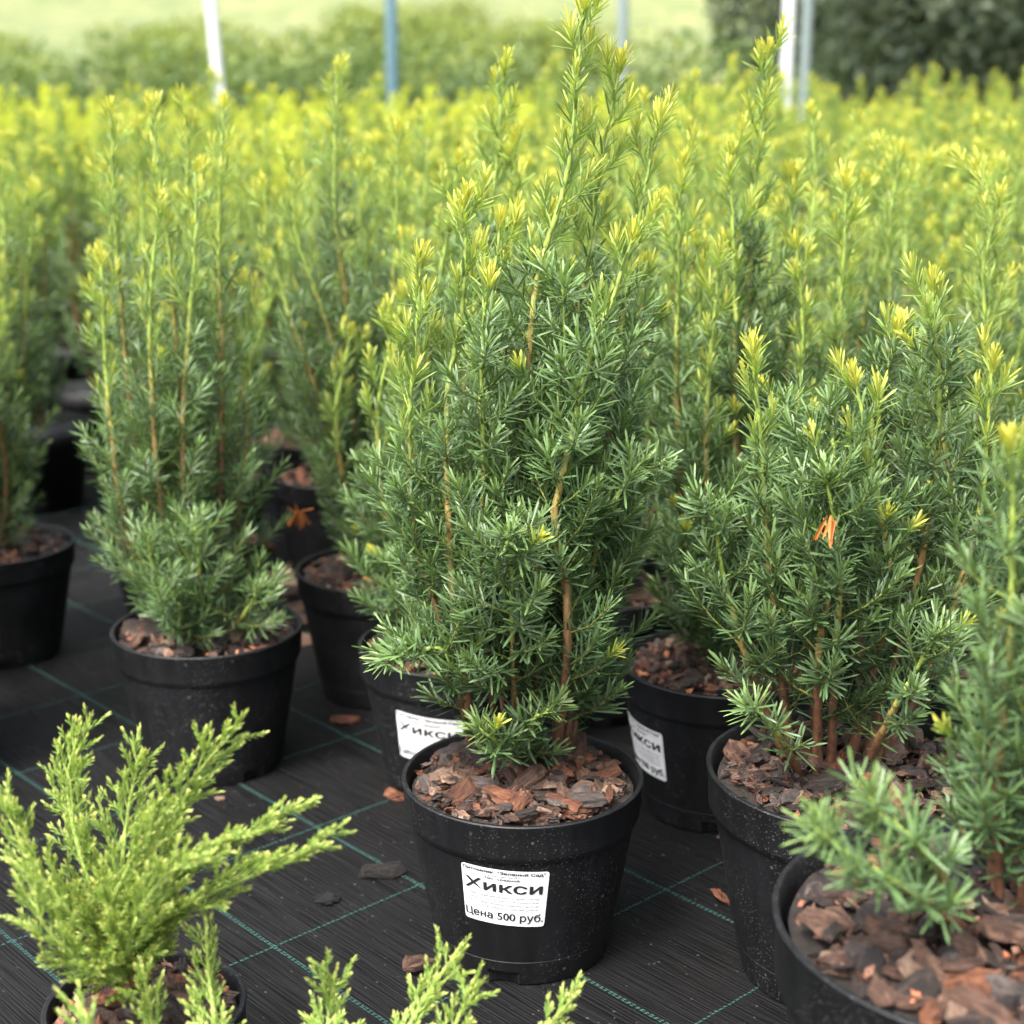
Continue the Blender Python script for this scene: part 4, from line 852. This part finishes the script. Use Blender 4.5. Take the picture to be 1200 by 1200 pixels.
post(-.72, 9.85, 2.6, .036, M_BLUE, 'blue post standing behind the golden shrubs')
post(.66, 9.85, 2.6, .034, M_GREY, 'pale blue-grey post behind the top of the main yew')
post(1.36, 8.12, 2.6, .030, M_WHITE, 'white post before the dark trees')
post(1.76, 9.85, 2.6, .030, M_GREY, 'thin pale grey post close to the dark trees')
def leaf_crown(seed, rx, rz, zc, n, size, c0, c1, lobes=9):
    rs = np.random.default_rng(seed); P = []; cen = [np.array([0, 0, zc])]
    for k in range(lobes):
        v = nrm(rs.normal(0, 1, 3)); cen.append(np.array([v[0] * rx * .6, v[1] * rx * .6, zc + v[2] * rz * .6]))
    per = n // len(cen)
    for c in cen:
        v = nrm(rs.normal(0, 1, (per, 3))) * (rs.uniform(.25, 1, (per, 1)) ** .5) * np.array([rx, rx, rz]) * rs.uniform(.38, .55); P.append(c + v)
    P = np.concatenate(P); P = P[P[:, 2] > .03]; k = len(P); nd = Needles()
    t = np.clip((P[:, 2] - zc) / rz * .35 + .45 + rs.normal(0, .22, k), 0, 1)
    nd.add(P, rs.normal(0, 1, (k, 3)), rs.normal(0, 1, (k, 3)), size * rs.uniform(.7, 1.3, k), size * .55, mixc(np.array(c0), np.array(c1), t), rs.normal(0, .1, k)); return nd.mesh('crown', M_LEAF, False)
def trunk_mesh(seed, h, r0, rx):
    rs = np.random.default_rng(seed); t = Tubes(); c = np.array([.10, .075, .055])
    t.add(Path([(0, 0, -.05), (rs.normal(0, .04), rs.normal(0, .04), h * .5), (rs.normal(0, .08), rs.normal(0, .08), h)], 12).P, np.linspace(r0, r0 * .3, 12), c, 8)
    for k in range(7):
        a = k * GOLD; z = h * rs.uniform(.25, .8); t.add(Path([(0, 0, z), (math.cos(a) * rx * .3, math.sin(a) * rx * .3, z + h * .12), (math.cos(a) * rx * .62, math.sin(a) * rx * .62, z + h * .3)], 8).P, np.linspace(r0 * .45, r0 * .12, 8), c, 5)
    return t.mesh('trunk', M_STEM)
SHR = [(leaf_crown(500 + q, 1.0, .75, .72, 3600, .085, (.035, .066, .024), (.125, .18, .055)), trunk_mesh(510 + q, .9, .05, .8)) for q in range(2)]
LTS = [(leaf_crown(520 + q, 1.3, .9, .95, 3200, .11, (.06, .10, .025), (.22, .26, .065)), trunk_mesh(530 + q, 1.2, .06, 1.0)) for q in range(2)]
DRK = [(leaf_crown(540 + q, 1.25, 1.7, 2.0, 6000, .11, (.036, .056, .034), (.12, .14, .082)), trunk_mesh(550 + q, 2.6, .09, .9)) for q in range(2)]
def woody(name, pair, loc, sc, label, cat, group):
    root = empty(name, loc, label, cat, group); root.rotation_euler.z = rnd.uniform(0, 6.28); root.scale = sc
    obj('trunk', pair[1], root); obj('crown', pair[0], root)
x = -6.4
while x < 3.4:
    woody('hedge_shrub', rnd.choice(SHR), (x, 12.6 + rnd.uniform(-.5, .5), -.012), (1, 1, rnd.uniform(.84, 1.0)), 'dark green leafy shrub in the row behind the golden shrubs', 'shrub', 'dark shrubs behind the field'); x += rnd.uniform(.95, 1.25)
for k in range(26):
    y = rnd.uniform(17, 36); x = rnd.uniform(-.42, .30) * y; s = rnd.uniform(.7, 1.15)
    z = -.2 + .085 * max(0, y - 19) + 1.4 * noise.noise(Vector((x * .05, y * .05, 3))) * min(1, max(0, y - 19) / 12) - .05 if y > 19.5 else -.02
    woody('meadow_shrub', rnd.choice(LTS), (x, y, z), (s, s, s), 'pale green shrub on the meadow bank beyond the dark shrub row', 'shrub', 'pale shrubs on the meadow bank')
for x, y in ((2.75, 11.9), (3.75, 11.4), (4.7, 11.9), (2.55, 14.2), (4.3, 14.5), (5.9, 12.3)):
    woody('dark_tree', rnd.choice(DRK), (x, y, -.012), (.8, .8, rnd.uniform(.75, .95)), 'dark grey-green tree behind the white post', 'tree', 'dark trees behind the posts')
